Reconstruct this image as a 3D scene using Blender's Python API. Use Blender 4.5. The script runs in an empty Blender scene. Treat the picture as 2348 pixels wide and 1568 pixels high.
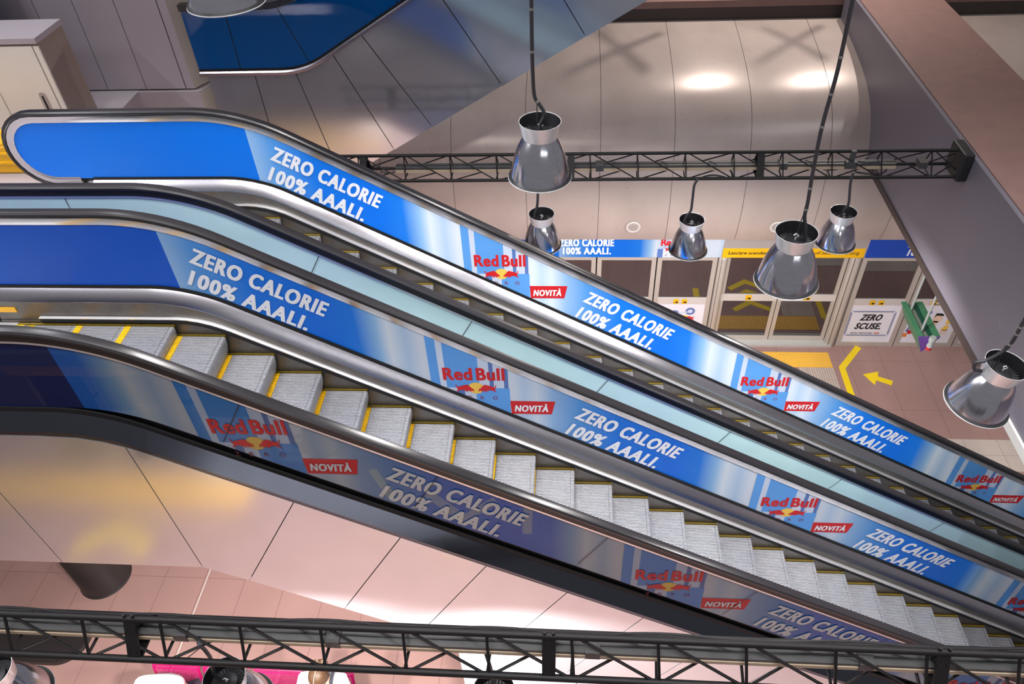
import bpy, bmesh, math, random
from mathutils import Vector, Matrix
random.seed(7)
scene = bpy.context.scene
COL = scene.collection
PI = math.pi
T30 = math.tan(math.radians(30))

# ------------------------------------------------------------------ camera
CAM_C = Vector((4.33810179, -5.00892720, 3.90063885))
CAM_R = ((0.997113501, 0.062466056, -0.043158524),      # image right
         (0.010869125, -0.680016667, -0.733116085),     # image down
         (-0.075143386, 0.730530851, -0.678732751))     # view direction
FPX = 1755.37
cd = bpy.data.cameras.new('camera')
cam = bpy.data.objects.new('camera', cd)
COL.objects.link(cam)
rx, dn, fw = (Vector(r) for r in CAM_R)
m3 = Matrix((rx, -dn, -fw)).transposed()
cam.matrix_world = Matrix.Translation(CAM_C) @ m3.to_4x4()
cd.sensor_width = 36.0
cd.lens = 36.0 * FPX / 2348.0
cd.clip_start = 0.05
cd.clip_end = 200
scene.camera = cam

# ------------------------------------------------------------------ view, world, hall and fill lights
vs = scene.view_settings
vs.view_transform = 'Standard'
vs.look = 'None'
vs.exposure = 0.08
vs.gamma = 1.0
vs.use_curve_mapping = False
w = bpy.data.worlds.new('hall_air')
scene.world = w
w.use_nodes = True
bg = w.node_tree.nodes['Background']
bg.inputs[0].default_value = (0.80, 0.77, 0.82, 1)
bg.inputs[1].default_value = 0.24


def area_light(name, loc, aim, sx, sy, power, color=(1, 1, 1), spread=180):
    ld = bpy.data.lights.new(name, 'AREA')
    ld.shape = 'RECTANGLE'
    ld.size, ld.size_y = sx, sy
    ld.energy = power
    ld.color = color
    ld.spread = math.radians(spread)
    o = bpy.data.objects.new(name, ld)
    COL.objects.link(o)
    o.location = loc
    d = Vector(aim) - Vector(loc)
    o.rotation_euler = (math.atan2(d.y, -d.z), 0, 0)
    return o


# unseen hall tubes, placed to light the adverts, and panel lights added for fill
for lx in (-3, 0.0, 3, 6, 9, 12):
    area_light('unseen_tube_light', (lx, -4.6, 9.0), (lx, -3.4, 0), 0.14, 2.6, 85, (1, 0.975, 0.97), 75)
for lx, ly, pw in [(-1.5, 0.4, 60), (2.0, 0.4, 60), (5.5, 0.4, 60), (9.0, 0.2, 60)]:
    area_light('fill_panel_light', (lx, ly, 9.5), (lx, ly, 0), 1.0, 1.0, pw, (1, 0.98, 0.98), 55)
for k in range(9):
    area_light('unseen_tube_light', (6.3 + 1.1 * k, -13.5, 7.2), (6.3 + 1.1 * k, -13.2, 0), 0.16, 5.0, 30, (0.97, 0.98, 1))
FLOODS = [((7.4, 10.2, 2.4), (5.2, 8.6, -1.6)), ((9.8, 10.2, 2.35), (8.2, 8.75, -1.6))]
for fl, ft_ in FLOODS:
    o_ = area_light('floodlight', fl, ft_, 0.05, 0.05, 120, (1, 0.88, 0.81))
    o_.rotation_euler = (Vector(ft_) - Vector(fl)).to_track_quat('-Z', 'Y').to_euler()
for lx, ly, lz in ((-6, -2.5, 7), (-6, 0.5, 7), (-6, 3.5, 7), (-3, 4.5, 8), (11, -3, 7), (12, 0, 7)):
    area_light('unseen_tube_light', (lx, ly, lz), (lx, ly, 0), 0.10, 1.8, 150 if lx < 0 else 60, (0.93, 0.95, 1))  # tubes added for streaks on the bell lamps and fill on the column


# ------------------------------------------------------------------ helpers
def at(u, v, y):
    d = rx * ((u - 1174) / FPX) + dn * ((v - 784) / FPX) + fw
    return CAM_C + d * ((y - CAM_C.y) / d.y)


def atz(u, v, z):
    d = rx * ((u - 1174) / FPX) + dn * ((v - 784) / FPX) + fw
    return CAM_C + d * ((z - CAM_C.z) / d.z)


def lin(r, g, b):
    f = lambda c: (c / 255 / 12.92) if c <= 10 else (((c / 255) + 0.055) / 1.055) ** 2.4
    return (f(r), f(g), f(b), 1)


class MB:
    def __init__(s):
        s.v = []
        s.f = []

    def add(s, vs_, fs):
        n = len(s.v)
        s.v += [tuple(p) for p in vs_]
        s.f += [tuple(i + n for i in f) for f in fs]
        return s

    def box(s, x0, x1, y0, y1, z0, z1):
        return s.add([(x0, y0, z0), (x1, y0, z0), (x1, y1, z0), (x0, y1, z0), (x0, y0, z1), (x1, y0, z1), (x1, y1, z1), (x0, y1, z1)],
                     [(0, 3, 2, 1), (4, 5, 6, 7), (0, 1, 5, 4), (1, 2, 6, 5), (2, 3, 7, 6), (3, 0, 4, 7)])

    def prism(s, pts, off):
        n = len(pts)
        off = Vector(off)
        vs_ = [Vector(p) for p in pts] + [Vector(p) + off for p in pts]
        fs = [tuple(range(n)), tuple(range(2 * n - 1, n - 1, -1))] + [(i, i + n, (i + 1) % n + n, (i + 1) % n) for i in range(n)]
        return s.add(vs_, fs)

    def tube(s, pts, r, n=10, rs=None):
        pts = [Vector(p) for p in pts]
        vs_ = []
        up = None
        for i, p in enumerate(pts):
            d = (pts[min(i + 1, len(pts) - 1)] - pts[max(i - 1, 0)]).normalized()
            if up is None:
                up = Vector((0, 0, 1)) if abs(d.z) < 0.9 else Vector((1, 0, 0))
            a = (up - d * up.dot(d)).normalized()
            up = a
            b = d.cross(a)
            rr = rs[i] if rs else r
            vs_ += [p + (a * math.cos(2 * PI * k / n) + b * math.sin(2 * PI * k / n)) * rr for k in range(n)]
        fs = []
        for i in range(len(pts) - 1):
            for k in range(n):
                k2 = (k + 1) % n
                fs.append((i * n + k, i * n + k2, (i + 1) * n + k2, (i + 1) * n + k))
        fs.append(tuple(range(n - 1, -1, -1)))
        fs.append(tuple((len(pts) - 1) * n + k for k in range(n)))
        return s.add(vs_, fs)

    def lathe(s, prof, c=(0, 0, 0), n=48, closed=False):
        c = Vector(c)
        vs_ = []
        for r, z in prof:
            vs_ += [c + Vector((r * math.cos(2 * PI * k / n), r * math.sin(2 * PI * k / n), z)) for k in range(n)]
        fs = []
        m = len(prof)
        for i in range(m if closed else m - 1):
            j = (i + 1) % m
            for k in range(n):
                k2 = (k + 1) % n
                fs.append((i * n + k, i * n + k2, j * n + k2, j * n + k))
        return s.add(vs_, fs)

    def loft(s, rings, closed=True, caps=True):
        n = len(rings[0])
        vs_ = [p for r in rings for p in r]
        fs = []
        for i in range(len(rings) - 1):
            for k in range(n if closed else n - 1):
                k2 = (k + 1) % n
                fs.append((i * n + k, i * n + k2, (i + 1) * n + k2, (i + 1) * n + k))
        if closed and caps:
            fs.append(tuple(range(n - 1, -1, -1)))
            fs.append(tuple((len(rings) - 1) * n + k for k in range(n)))
        return s.add(vs_, fs)

    def build(s, name, mat, parent=None, smooth=False, base=None, bevel=0):
        me = bpy.data.meshes.new(name)
        b = Vector(base) if base is not None else Vector((0, 0, 0))
        me.from_pydata([tuple(Vector(p) - b) for p in s.v], [], s.f)
        bm = bmesh.new()
        bm.from_mesh(me)
        bmesh.ops.recalc_face_normals(bm, faces=bm.faces)
        bm.to_mesh(me)
        bm.free()
        me.materials.append(mat)
        o = bpy.data.objects.new(name, me)
        COL.objects.link(o)
        if parent is not None:
            o.parent = parent
        elif base is not None:
            o.location = b
        if smooth:
            for p in me.polygons:
                p.use_smooth = True
            try:
                me.set_sharp_from_angle(angle=math.radians(38))
            except Exception:
                pass
        if bevel:
            md = o.modifiers.new('bevel', 'BEVEL')
            md.width = bevel
            md.segments = 2
            md.limit_method = 'ANGLE'
        return o


def tag(o, label=None, cat=None, group=None, kind=None):
    if label: o['label'] = label
    if cat: o['category'] = cat
    if group: o['group'] = group
    if kind: o['kind'] = kind
    return o


def empty(name, loc, label, cat, group=None, rz=0):
    o = bpy.data.objects.new(name, None)
    o.empty_display_size = 0.2
    COL.objects.link(o)
    o.location = loc
    o.rotation_euler = (0, 0, rz)
    return tag(o, label, cat, group)


def copy_tree(o, parent=None):
    c = o.copy()
    COL.objects.link(c)
    if parent is not None:
        c.parent = parent
    for ch in list(o.children):
        copy_tree(ch, c)
    return c


def struct(name, mb, mat, smooth=False, label=None, cat=None):
    o = mb.build(name, mat, smooth=smooth)
    return tag(o, label, cat, None, 'structure')


# ------------------------------------------------------------------ materials
def new_mat(name):
    m = bpy.data.materials.new(name)
    m.use_nodes = True
    nt = m.node_tree
    return m, nt, nt.nodes['Principled BSDF']


def mat(name, col, rough=0.5, metal=0.0, spec=0.5, coat=0.0, noise=0.0, nscale=8.0, stretch=(1, 1, 1), bump=0.0, aniso=0.0, dust=None):
    m, nt, b = new_mat(name)
    b.inputs['Roughness'].default_value = rough
    b.inputs['Metallic'].default_value = metal
    b.inputs['Specular IOR Level'].default_value = spec
    if coat:
        b.inputs['Specular IOR Level'].default_value = 0.1
    b.inputs['Coat Weight'].default_value = coat
    b.inputs['Coat Roughness'].default_value = 0.03
    b.inputs['Base Color'].default_value = col
    if aniso:
        b.inputs['Anisotropic'].default_value = aniso
    if noise or bump or dust:
        tc = nt.nodes.new('ShaderNodeTexCoord')
        mp = nt.nodes.new('ShaderNodeMapping')
        mp.inputs['Scale'].default_value = stretch
        nz = nt.nodes.new('ShaderNodeTexNoise')
        nz.inputs['Scale'].default_value = nscale
        nz.inputs['Detail'].default_value = 6
        nt.links.new(tc.outputs['Object'], mp.inputs[0])
        nt.links.new(mp.outputs[0], nz.inputs['Vector'])
        if noise:
            mx = nt.nodes.new('ShaderNodeMix')
            mx.data_type = 'RGBA'
            mx.inputs[6].default_value = tuple(c * (1 - noise) for c in col[:3]) + (1,)
            mx.inputs[7].default_value = tuple(min(1, c * (1 + noise)) for c in col[:3]) + (1,)
            nt.links.new(nz.outputs[0], mx.inputs[0])
            out = mx.outputs[2]
            if dust:
                n2 = nt.nodes.new('ShaderNodeTexNoise')
                n2.inputs['Scale'].default_value = dust[0]
                n2.inputs['Detail'].default_value = 4
                nt.links.new(tc.outputs['Object'], n2.inputs['Vector'])
                rp = nt.nodes.new('ShaderNodeValToRGB')
                rp.color_ramp.elements[0].position = dust[1]
                rp.color_ramp.elements[0].color = (0, 0, 0, 1)
                rp.color_ramp.elements[1].position = dust[1] + 0.04
                rp.color_ramp.elements[1].color = (1, 1, 1, 1)
                nt.links.new(n2.outputs[0], rp.inputs[0])
                m2 = nt.nodes.new('ShaderNodeMix')
                m2.data_type = 'RGBA'
                nt.links.new(rp.outputs[0], m2.inputs[0])
                nt.links.new(out, m2.inputs[6])
                m2.inputs[7].default_value = dust[2]
                out = m2.outputs[2]
            nt.links.new(out, b.inputs['Base Color'])
        if bump:
            bp = nt.nodes.new('ShaderNodeBump')
            bp.inputs['Strength'].default_value = bump
            bp.inputs['Distance'].default_value = 0.01
            nt.links.new(nz.outputs[0], bp.inputs['Height'])
            nt.links.new(bp.outputs[0], b.inputs['Normal'])
    return m


M = {}
M['rubber'] = mat('handrail_rubber', lin(34, 32, 35), 0.28, 0, 0.6, noise=0.25, nscale=30, stretch=(0.3, 4, 0.3))
M['gasket'] = mat('black_gasket', lin(16, 16, 18), 0.5)
M['trim'] = mat('polished_aluminium', lin(205, 203, 205), 0.2, 1.0, noise=0.06, nscale=20)
M['steel'] = mat('brushed_steel', lin(188, 185, 191), 0.27, 1.0, noise=0.05, nscale=5, stretch=(0.4, 2, 2))
M['deck'] = mat('dark_steel_decking', lin(92, 94, 104), 0.17, 1.0, noise=0.05, nscale=10, stretch=(0.4, 3, 3))
M['skirt'] = mat('worn_steel_skirt', lin(120, 116, 112), 0.4, 0.8, noise=0.3, nscale=5, stretch=(1.5, 1, 1.5))
M['holder'] = mat('brush_holder_aluminium', lin(228, 226, 226), 0.3, 0.75)
M['brush'] = mat('black_bristles', lin(28, 28, 30), 0.8, noise=0.5, nscale=220)
M['tread'] = mat('ribbed_tread_aluminium', lin(190, 190, 195), 0.38, 0.6, noise=0.12, nscale=7)
M['groove'] = mat('tread_groove', lin(30, 30, 32), 0.7, 0.1)
M['yellow'] = mat('yellow_step_edge', lin(232, 180, 16), 0.5, noise=0.2, nscale=25)
M['olive'] = mat('shaded_yellow_side_strip', lin(112, 92, 12), 0.6, noise=0.3, nscale=25)  # step yellow darkened for the shade under the skirt brush
M['clad'] = mat('satin_steel_cladding', lin(202, 207, 214), 0.15, 0.82, noise=0.05, nscale=3, stretch=(1, 1, 1), bump=0.02)
M['pale_plate'] = mat('pale_grey_plate', lin(188, 178, 168), 0.45, 0.1)
M['clad_gap'] = mat('cladding_gap', lin(30, 24, 24), 0.8)
M['teal'] = mat('pale_teal_glass', lin(196, 228, 230), 0.12, 0, 0.5, noise=0.08, nscale=2.5)
M['truss'] = mat('black_truss_paint', lin(16, 14, 15), 0.55, 0, 0.3, noise=0.3, nscale=20)
M['tray'] = mat('grey_cable_tray', lin(64, 64, 65), 0.5, 0.1, noise=0.2, nscale=9)
M['traylip'] = mat('cream_tray_lip', lin(168, 150, 128), 0.6)
M['lamp'] = mat('spun_aluminium', lin(214, 214, 222), 0.16, 1.0, noise=0.1, nscale=6, stretch=(1, 1, 4), dust=(60, 0.72, lin(70, 66, 64)))
M['collar'] = mat('bright_collar_aluminium', lin(226, 226, 228), 0.25, 0.45, noise=0.06, nscale=8)
M['lampblack'] = mat('black_gear_housing', lin(20, 20, 24), 0.4)
M['cord'] = mat('dark_cable', lin(50, 49, 54), 0.5, noise=0.2, nscale=40)
M['tie'] = mat('cable_tie', lin(120, 118, 116), 0.5)
M['white_text'] = mat('white_print', lin(240, 242, 248), 0.45, 0, 0.3)
M['red_text'] = mat('red_print', lin(214, 32, 40), 0.45, 0, 0.3)
M['gold'] = mat('yellow_print', lin(250, 205, 90), 0.45, 0, 0.3)
M['navy_print'] = mat('thin_maroon_print', lin(150, 40, 80), 0.45, 0, 0.3)
M['black_text'] = mat('black_print', lin(26, 24, 26), 0.5)
M['can_blue'] = mat('can_blue_print', lin(96, 164, 236), 0.4, 0, 0.3, noise=0.08, nscale=3)
M['can_silver'] = mat('can_silver_print', lin(208, 220, 240), 0.4, 0, 0.3, noise=0.06, nscale=3)
M['can_edge'] = mat('can_shade_print', lin(92, 124, 190), 0.4, 0, 0.3)
M['frame'] = mat('beige_door_frame', lin(194, 184, 174), 0.4, 0.2, noise=0.04, nscale=6)
M['frame_light'] = mat('pale_door_rail', lin(214, 206, 200), 0.4, 0.1)
M['darkgap'] = mat('door_gap', lin(20, 18, 18), 0.7)
M['sill'] = mat('grey_white_sill', lin(205, 204, 198), 0.4, 0.3, noise=0.08, nscale=14)
M['poster'] = mat('white_poster', lin(236, 232, 238), 0.4)
M['amber'] = mat('amber_sign', lin(245, 186, 12), 0.45)
M['fascia'] = mat('grey_fascia', lin(166, 156, 152), 0.45)
M['line'] = mat('yellow_floor_tape', lin(250, 214, 16), 0.45)
M['magenta'] = mat('magenta_seat_steel', lin(168, 12, 88), 0.35, 0.1)
M['shirt'] = mat('white_cotton', lin(238, 236, 236), 0.85, noise=0.05, nscale=6, bump=0.3)
M['hair'] = mat('brown_hair', lin(84, 59, 38), 0.5, noise=0.5, nscale=30, stretch=(6, 1, 1))
M['skin'] = mat('skin', lin(214, 168, 142), 0.55)
M['denim'] = mat('dark_trousers', lin(48, 52, 66), 0.8)
M['strap'] = mat('dark_strap', lin(44, 46, 56), 0.7)
M['column'] = mat('charcoal_column', lin(42, 37, 37), 0.45, 0.1, noise=0.1, nscale=3)
M['cabinet'] = mat('cream_cabinet_paint', lin(232, 225, 218), 0.45, noise=0.03, nscale=3)
M['cabinet_side'] = mat('taupe_cabinet_paint', lin(150, 132, 122), 0.5, noise=0.05, nscale=3)
M['panelgrey'] = mat('lilac_grey_panel', lin(178, 168, 174), 0.42, 0.1, noise=0.04, nscale=3)
M['plinth'] = mat('grey_plinth', lin(180, 170, 174), 0.4, 0.1, noise=0.05, nscale=3)
M['yellowbox'] = mat('yellow_plastic', lin(240, 180, 6), 0.4)
M['bluglass'] = mat('navy_glass', lin(3, 76, 140), 0.05, 0, 0.5)
M['beamface'] = mat('grey_beam_cladding', lin(112, 108, 118), 0.45, 0.05, noise=0.05, nscale=1.5, dust=(35, 0.76, lin(150, 145, 150)))
M['beamtop'] = mat('dusty_brown_top', lin(130, 101, 94), 0.75, noise=0.16, nscale=4, dust=(24, 0.70, lin(60, 46, 42)), bump=0.2)
M['beamlip'] = mat('shaded_riser', lin(56, 46, 44), 0.5)
M['palelip'] = mat('pale_beam_lip', lin(205, 203, 198), 0.5)
M['green'] = mat('green_sign_paint', lin(70, 128, 92), 0.45, noise=0.1, nscale=10)
M['darkgreen'] = mat('deep_green_paint', lin(20, 72, 56), 0.5)
M['purple'] = mat('purple_sign_paint', lin(112, 76, 158), 0.45)
M['rod'] = mat('pale_grey_rod', lin(190, 196, 192), 0.4, 0.3)
M['signdust'] = mat('dusty_grey_channel', lin(134, 140, 128), 0.8, noise=0.2, nscale=20)
M['beige_tile'] = mat('beige_tile', lin(214, 198, 184), 0.35, noise=0.05, nscale=5)
M['whiteglaze'] = mat('white_glazed_panel', lin(184, 196, 214), 0.06, 0, 0.6, coat=0.6)
M['blackplastic'] = mat('black_groove_shade', lin(24, 24, 26), 0.5)
M['art_red'] = mat('art_red', lin(206, 40, 52), 0.5)
M['art_skin'] = mat('art_skin', lin(240, 205, 180), 0.5)
M['art_blue'] = mat('art_blue', lin(110, 124, 176), 0.5)
M['art_orange'] = mat('art_orange', lin(236, 132, 50), 0.5)


def tinted_glass():
    m, nt, b = new_mat('dark_track_glass')
    b.inputs['Base Color'].default_value = lin(30, 29, 31)
    b.inputs['Roughness'].default_value = 0.03
    b.inputs['Specular IOR Level'].default_value = 1.0
    b.inputs['IOR'].default_value = 1.8
    return m


M['pane'] = tinted_glass()


def perforated():
    m, nt, b = new_mat('magenta_perforated_sheet')
    b.inputs['Base Color'].default_value = lin(170, 16, 92)
    b.inputs['Roughness'].default_value = 0.35
    tc = nt.nodes.new('ShaderNodeTexCoord')
    sx = nt.nodes.new('ShaderNodeSeparateXYZ')
    nt.links.new(tc.outputs['Object'], sx.inputs[0])

    def mth(op, a, c=None):
        n = nt.nodes.new('ShaderNodeMath')
        n.operation = op
        for i, q in enumerate((a, c)):
            if q is None: continue
            if isinstance(q, (int, float)): n.inputs[i].default_value = q
            else: nt.links.new(q, n.inputs[i])
        return n.outputs[0]
    u_ = mth('FRACT', mth('MULTIPLY', sx.outputs[0], 40.0))
    v_ = mth('FRACT', mth('MULTIPLY', mth('SUBTRACT', sx.outputs[1], sx.outputs[2]), 40.0))
    hole = mth('MULTIPLY', mth('GREATER_THAN', u_, 0.42), mth('GREATER_THAN', v_, 0.42))
    nt.links.new(mth('SUBTRACT', 1.0, hole), b.inputs['Alpha'])
    return m


M['perforated'] = perforated()
P_AD = 3.335


def ad_mat(name, off, dim=1.0, coat=0.0, solid=(0, 118, 236), cut=None):
    """printed film: deep blue up to the slanted cut, then one colour sequence per repeat"""
    m, nt, b = new_mat(name)
    b.inputs['Roughness'].default_value = 0.38
    b.inputs['Specular IOR Level'].default_value = 0.3
    if coat:
        b.inputs['Specular IOR Level'].default_value = 0.1
    b.inputs['Coat Weight'].default_value = coat
    b.inputs['Coat Roughness'].default_value = 0.0
    b.inputs['Coat IOR'].default_value = 1.5
    tc = nt.nodes.new('ShaderNodeTexCoord')
    sx = nt.nodes.new('ShaderNodeSeparateXYZ')
    nt.links.new(tc.outputs['Object'], sx.inputs[0])

    def math_(op, a, b_=None):
        n = nt.nodes.new('ShaderNodeMath')
        n.operation = op
        for i, q in enumerate((a, b_)):
            if q is None: continue
            if isinstance(q, (int, float)): n.inputs[i].default_value = q
            else: nt.links.new(q, n.inputs[i])
        return n.outputs[0]
    ph = math_('SUBTRACT', sx.outputs[0], 0.97 + off)
    fr = math_('FRACT', math_('DIVIDE', ph, P_AD))
    rp = nt.nodes.new('ShaderNodeValToRGB')
    st = [(0.97, (150, 192, 238)), (1.2, (88, 160, 234)), (1.6, (14, 124, 238)), (2.2, (0, 116, 238)), (2.48, (24, 128, 238)),
          (2.66, (150, 198, 242)), (2.77, (228, 240, 252)), (2.92, (186, 214, 244)), (3.05, (226, 236, 250)), (3.4, (214, 228, 248)),
          (3.9, (226, 238, 252)), (4.0, (196, 222, 250)), (4.12, (222, 236, 252)), (4.29, (150, 194, 242))]
    cr = rp.color_ramp
    while len(cr.elements) < len(st):
        cr.elements.new(0.5)
    for e, (x, c) in zip(cr.elements, st):
        e.position = (x - 0.97) / P_AD
        e.color = tuple(q * dim for q in lin(*c)[:3]) + (1,)
    nt.links.new(fr, rp.inputs[0])
    mx = nt.nodes.new('ShaderNodeMix')
    mx.data_type = 'RGBA'
    nt.links.new(math_('GREATER_THAN', sx.outputs[0], 0.97 + off if cut is None else cut), mx.inputs[0])
    mx.inputs[6].default_value = tuple(q * dim for q in lin(*solid)[:3]) + (1,)
    nt.links.new(rp.outputs[0], mx.inputs[7])
    nt.links.new(mx.outputs[2], b.inputs['Base Color'])
    return m


M['ad_far'] = ad_mat('blue_drink_advert', 0.0)
M['ad_near'] = ad_mat('blue_drink_advert_dimmed_near', -0.10, 0.86, 0.0, (0, 92, 214))  # dimmed copy of the far advert, darkening put into its colours
M['ad_front'] = ad_mat('blue_drink_advert_dimmed_front', -1.61, 0.29, 0.38, (0, 44, 116), 0.70)  # same advert dimmed further, the front panel's darkness is in the colours
M['strip_ad'] = ad_mat('header_drink_advert', 3.15, 0.75, 0.0)


def floor_mat(name, c0, c1, cs, px=0.665, ox_=9.85, py=1.30, oy_=6.28):
    m, nt, b = new_mat(name)
    b.inputs['Roughness'].default_value = 0.3
    tc = nt.nodes.new('ShaderNodeTexCoord')
    sx = nt.nodes.new('ShaderNodeSeparateXYZ')
    nt.links.new(tc.outputs['Object'], sx.inputs[0])

    def seam(o, pitch, off, wd):
        a = nt.nodes.new('ShaderNodeMath'); a.operation = 'SUBTRACT'; a.inputs[1].default_value = off
        nt.links.new(o, a.inputs[0])
        d = nt.nodes.new('ShaderNodeMath'); d.operation = 'DIVIDE'; d.inputs[1].default_value = pitch
        nt.links.new(a.outputs[0], d.inputs[0])
        f = nt.nodes.new('ShaderNodeMath'); f.operation = 'FRACT'
        nt.links.new(d.outputs[0], f.inputs[0])
        l = nt.nodes.new('ShaderNodeMath'); l.operation = 'LESS_THAN'; l.inputs[1].default_value = wd / pitch
        nt.links.new(f.outputs[0], l.inputs[0])
        return l.outputs[0]
    mxm = nt.nodes.new('ShaderNodeMath'); mxm.operation = 'MAXIMUM'
    nt.links.new(seam(sx.outputs[0], px, ox_, 0.007), mxm.inputs[0])
    nt.links.new(seam(sx.outputs[1], py, oy_, 0.006), mxm.inputs[1])
    n1 = nt.nodes.new('ShaderNodeTexNoise'); n1.inputs['Scale'].default_value = 90; n1.inputs['Detail'].default_value = 4
    nt.links.new(tc.outputs['Object'], n1.inputs['Vector'])
    rp = nt.nodes.new('ShaderNodeValToRGB')
    rp.color_ramp.elements[0].position = 0.3; rp.color_ramp.elements[0].color = c0
    rp.color_ramp.elements[1].position = 0.7; rp.color_ramp.elements[1].color = c1
    nt.links.new(n1.outputs[0], rp.inputs[0])
    n2 = nt.nodes.new('ShaderNodeTexNoise'); n2.inputs['Scale'].default_value = 0.9; n2.inputs['Detail'].default_value = 5
    nt.links.new(tc.outputs['Object'], n2.inputs['Vector'])
    mv = nt.nodes.new('ShaderNodeMix'); mv.data_type = 'RGBA'; mv.blend_type = 'MULTIPLY'; mv.inputs[0].default_value = 0.25
    nt.links.new(rp.outputs[0], mv.inputs[6]); nt.links.new(n2.outputs[0], mv.inputs[7])
    ms = nt.nodes.new('ShaderNodeMix'); ms.data_type = 'RGBA'
    nt.links.new(mxm.outputs[0], ms.inputs[0]); nt.links.new(mv.outputs[2], ms.inputs[6])
    ms.inputs[7].default_value = cs
    nt.links.new(ms.outputs[2], b.inputs['Base Color'])
    return m


M['floor'] = floor_mat('red_terrazzo_tile', lin(162, 126, 119), lin(181, 145, 137), lin(120, 88, 82))
M['beige_tile'] = floor_mat('beige_tile', lin(196, 180, 168), lin(216, 202, 190), lin(130, 116, 106), 0.58, 9.6, 0.36, 4.3)


def vault_mat():
    m, nt, b = new_mat('cream_metal_vault')
    b.inputs['Roughness'].default_value = 0.3
    b.inputs['Metallic'].default_value = 0.15
    tc = nt.nodes.new('ShaderNodeTexCoord')
    n1 = nt.nodes.new('ShaderNodeTexNoise'); n1.inputs['Scale'].default_value = 1.2; n1.inputs['Detail'].default_value = 6
    mp = nt.nodes.new('ShaderNodeMapping'); mp.inputs['Scale'].default_value = (1.2, 0.8, 0.8)
    nt.links.new(tc.outputs['Object'], mp.inputs[0]); nt.links.new(mp.outputs[0], n1.inputs['Vector'])
    rp = nt.nodes.new('ShaderNodeValToRGB')
    rp.color_ramp.elements[0].position = 0.35; rp.color_ramp.elements[0].color = lin(180, 166, 158)
    rp.color_ramp.elements[1].position = 0.65; rp.color_ramp.elements[1].color = lin(192, 178, 170)
    nt.links.new(n1.outputs[0], rp.inputs[0])
    n2 = nt.nodes.new('ShaderNodeTexNoise'); n2.inputs['Scale'].default_value = 30; n2.inputs['Detail'].default_value = 2
    nt.links.new(tc.outputs['Object'], n2.inputs['Vector'])
    r2 = nt.nodes.new('ShaderNodeValToRGB')
    r2.color_ramp.elements[0].position = 0.73; r2.color_ramp.elements[0].color = (0, 0, 0, 1)
    r2.color_ramp.elements[1].position = 0.77; r2.color_ramp.elements[1].color = (1, 1, 1, 1)
    nt.links.new(n2.outputs[0], r2.inputs[0])
    mx = nt.nodes.new('ShaderNodeMix'); mx.data_type = 'RGBA'
    nt.links.new(r2.outputs[0], mx.inputs[0]); nt.links.new(rp.outputs[0], mx.inputs[6])
    mx.inputs[7].default_value = lin(110, 92, 84)
    nt.links.new(mx.outputs[2], b.inputs['Base Color'])
    return m


M['vault'] = vault_mat()

# ------------------------------------------------------------------ lettering
_tc = {}


def text_mesh(body, bold=0.02, spacing=1.0):
    key = (body, bold, spacing)
    if key not in _tc:
        c = bpy.data.curves.new('lettering', 'FONT')
        c.body = body
        c.offset = bold
        c.space_character = spacing
        c.resolution_u = 4
        o = bpy.data.objects.new('lettering', c)
        COL.objects.link(o)
        bpy.context.view_layer.update()
        me = bpy.data.meshes.new_from_object(o.evaluated_get(bpy.context.evaluated_depsgraph_get()))
        vs_ = [(v.co.x, v.co.y) for v in me.vertices]
        fs = [tuple(p.vertices) for p in me.polygons]
        bpy.data.objects.remove(o)
        bpy.data.meshes.remove(me)
        x0 = min(v[0] for v in vs_); x1 = max(v[0] for v in vs_)
        _tc[key] = (vs_, fs, x0, x1)
    return _tc[key]


CAP = 0.729


def put_text(mb, body, o, ux, uz, width, cap, bold=0.02, spacing=1.0, shear=0.0, heavy=0.0):
    """letters on a plane: o = left end of the base line, ux / uz unit vectors, width and capital height in metres"""
    vs_, fs, x0, x1 = text_mesh(body, bold, spacing)
    o, ux, uz = Vector(o), Vector(ux), Vector(uz)
    nrm = uz.cross(ux) * 0.0002
    thick = heavy * cap
    for k, (sh, sv) in enumerate(((0, 0), (-1, -.4), (1, -.4), (-1, .4), (1, .4)) if heavy else ((0, 0),)):
        out = []
        for x, y in vs_:
            b = y / CAP * cap
            out.append(o + ux * (thick + (x - x0) / (x1 - x0) * (width - 2 * thick) + sh * thick + b * shear) + uz * (b + sv * thick) + nrm * k)
        mb.add(out, fs)
    return mb


BULL = [(.02, .50), (.06, .53), (.10, .46), (.08, .38), (.13, .345), (.2, .40), (.35, .44), (.5, .50), (.62, .53), (.72, .46), (.80, .34), (.88, .24),
        (.97, .20), (.93, .13), (.99, .04), (.93, .05), (.86, .10), (.78, .12), (.84, .03), (.76, .02), (.70, .08), (.62, .10), (.66, .02), (.56, .01),
        (.52, .09), (.42, .12), (.30, .14), (.20, .10), (.12, .02), (.03, .0), (.06, .06), (.13, .14), (.11, .24), (.06, .30), (.05, .42)]


def put_bull(mb, o, ux, uz, wd, flip=False):
    o, ux, uz = Vector(o), Vector(ux), Vector(uz)
    pts = [o + ux * (((1 - x) if flip else x) * wd) + uz * (y * wd) for x, y in BULL]
    mb.add(pts, [tuple(range(len(pts)))])


def put_disc(mb, o, ux, uz, r, n=28):
    o, ux, uz = Vector(o), Vector(ux), Vector(uz)
    mb.add([o + ux * (r * math.cos(2 * PI * k / n)) + uz * (r * math.sin(2 * PI * k / n)) for k in range(n)], [tuple(range(n))])


def put_quad(mb, *pts):
    mb.add(pts, [tuple(range(len(pts)))])


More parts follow.
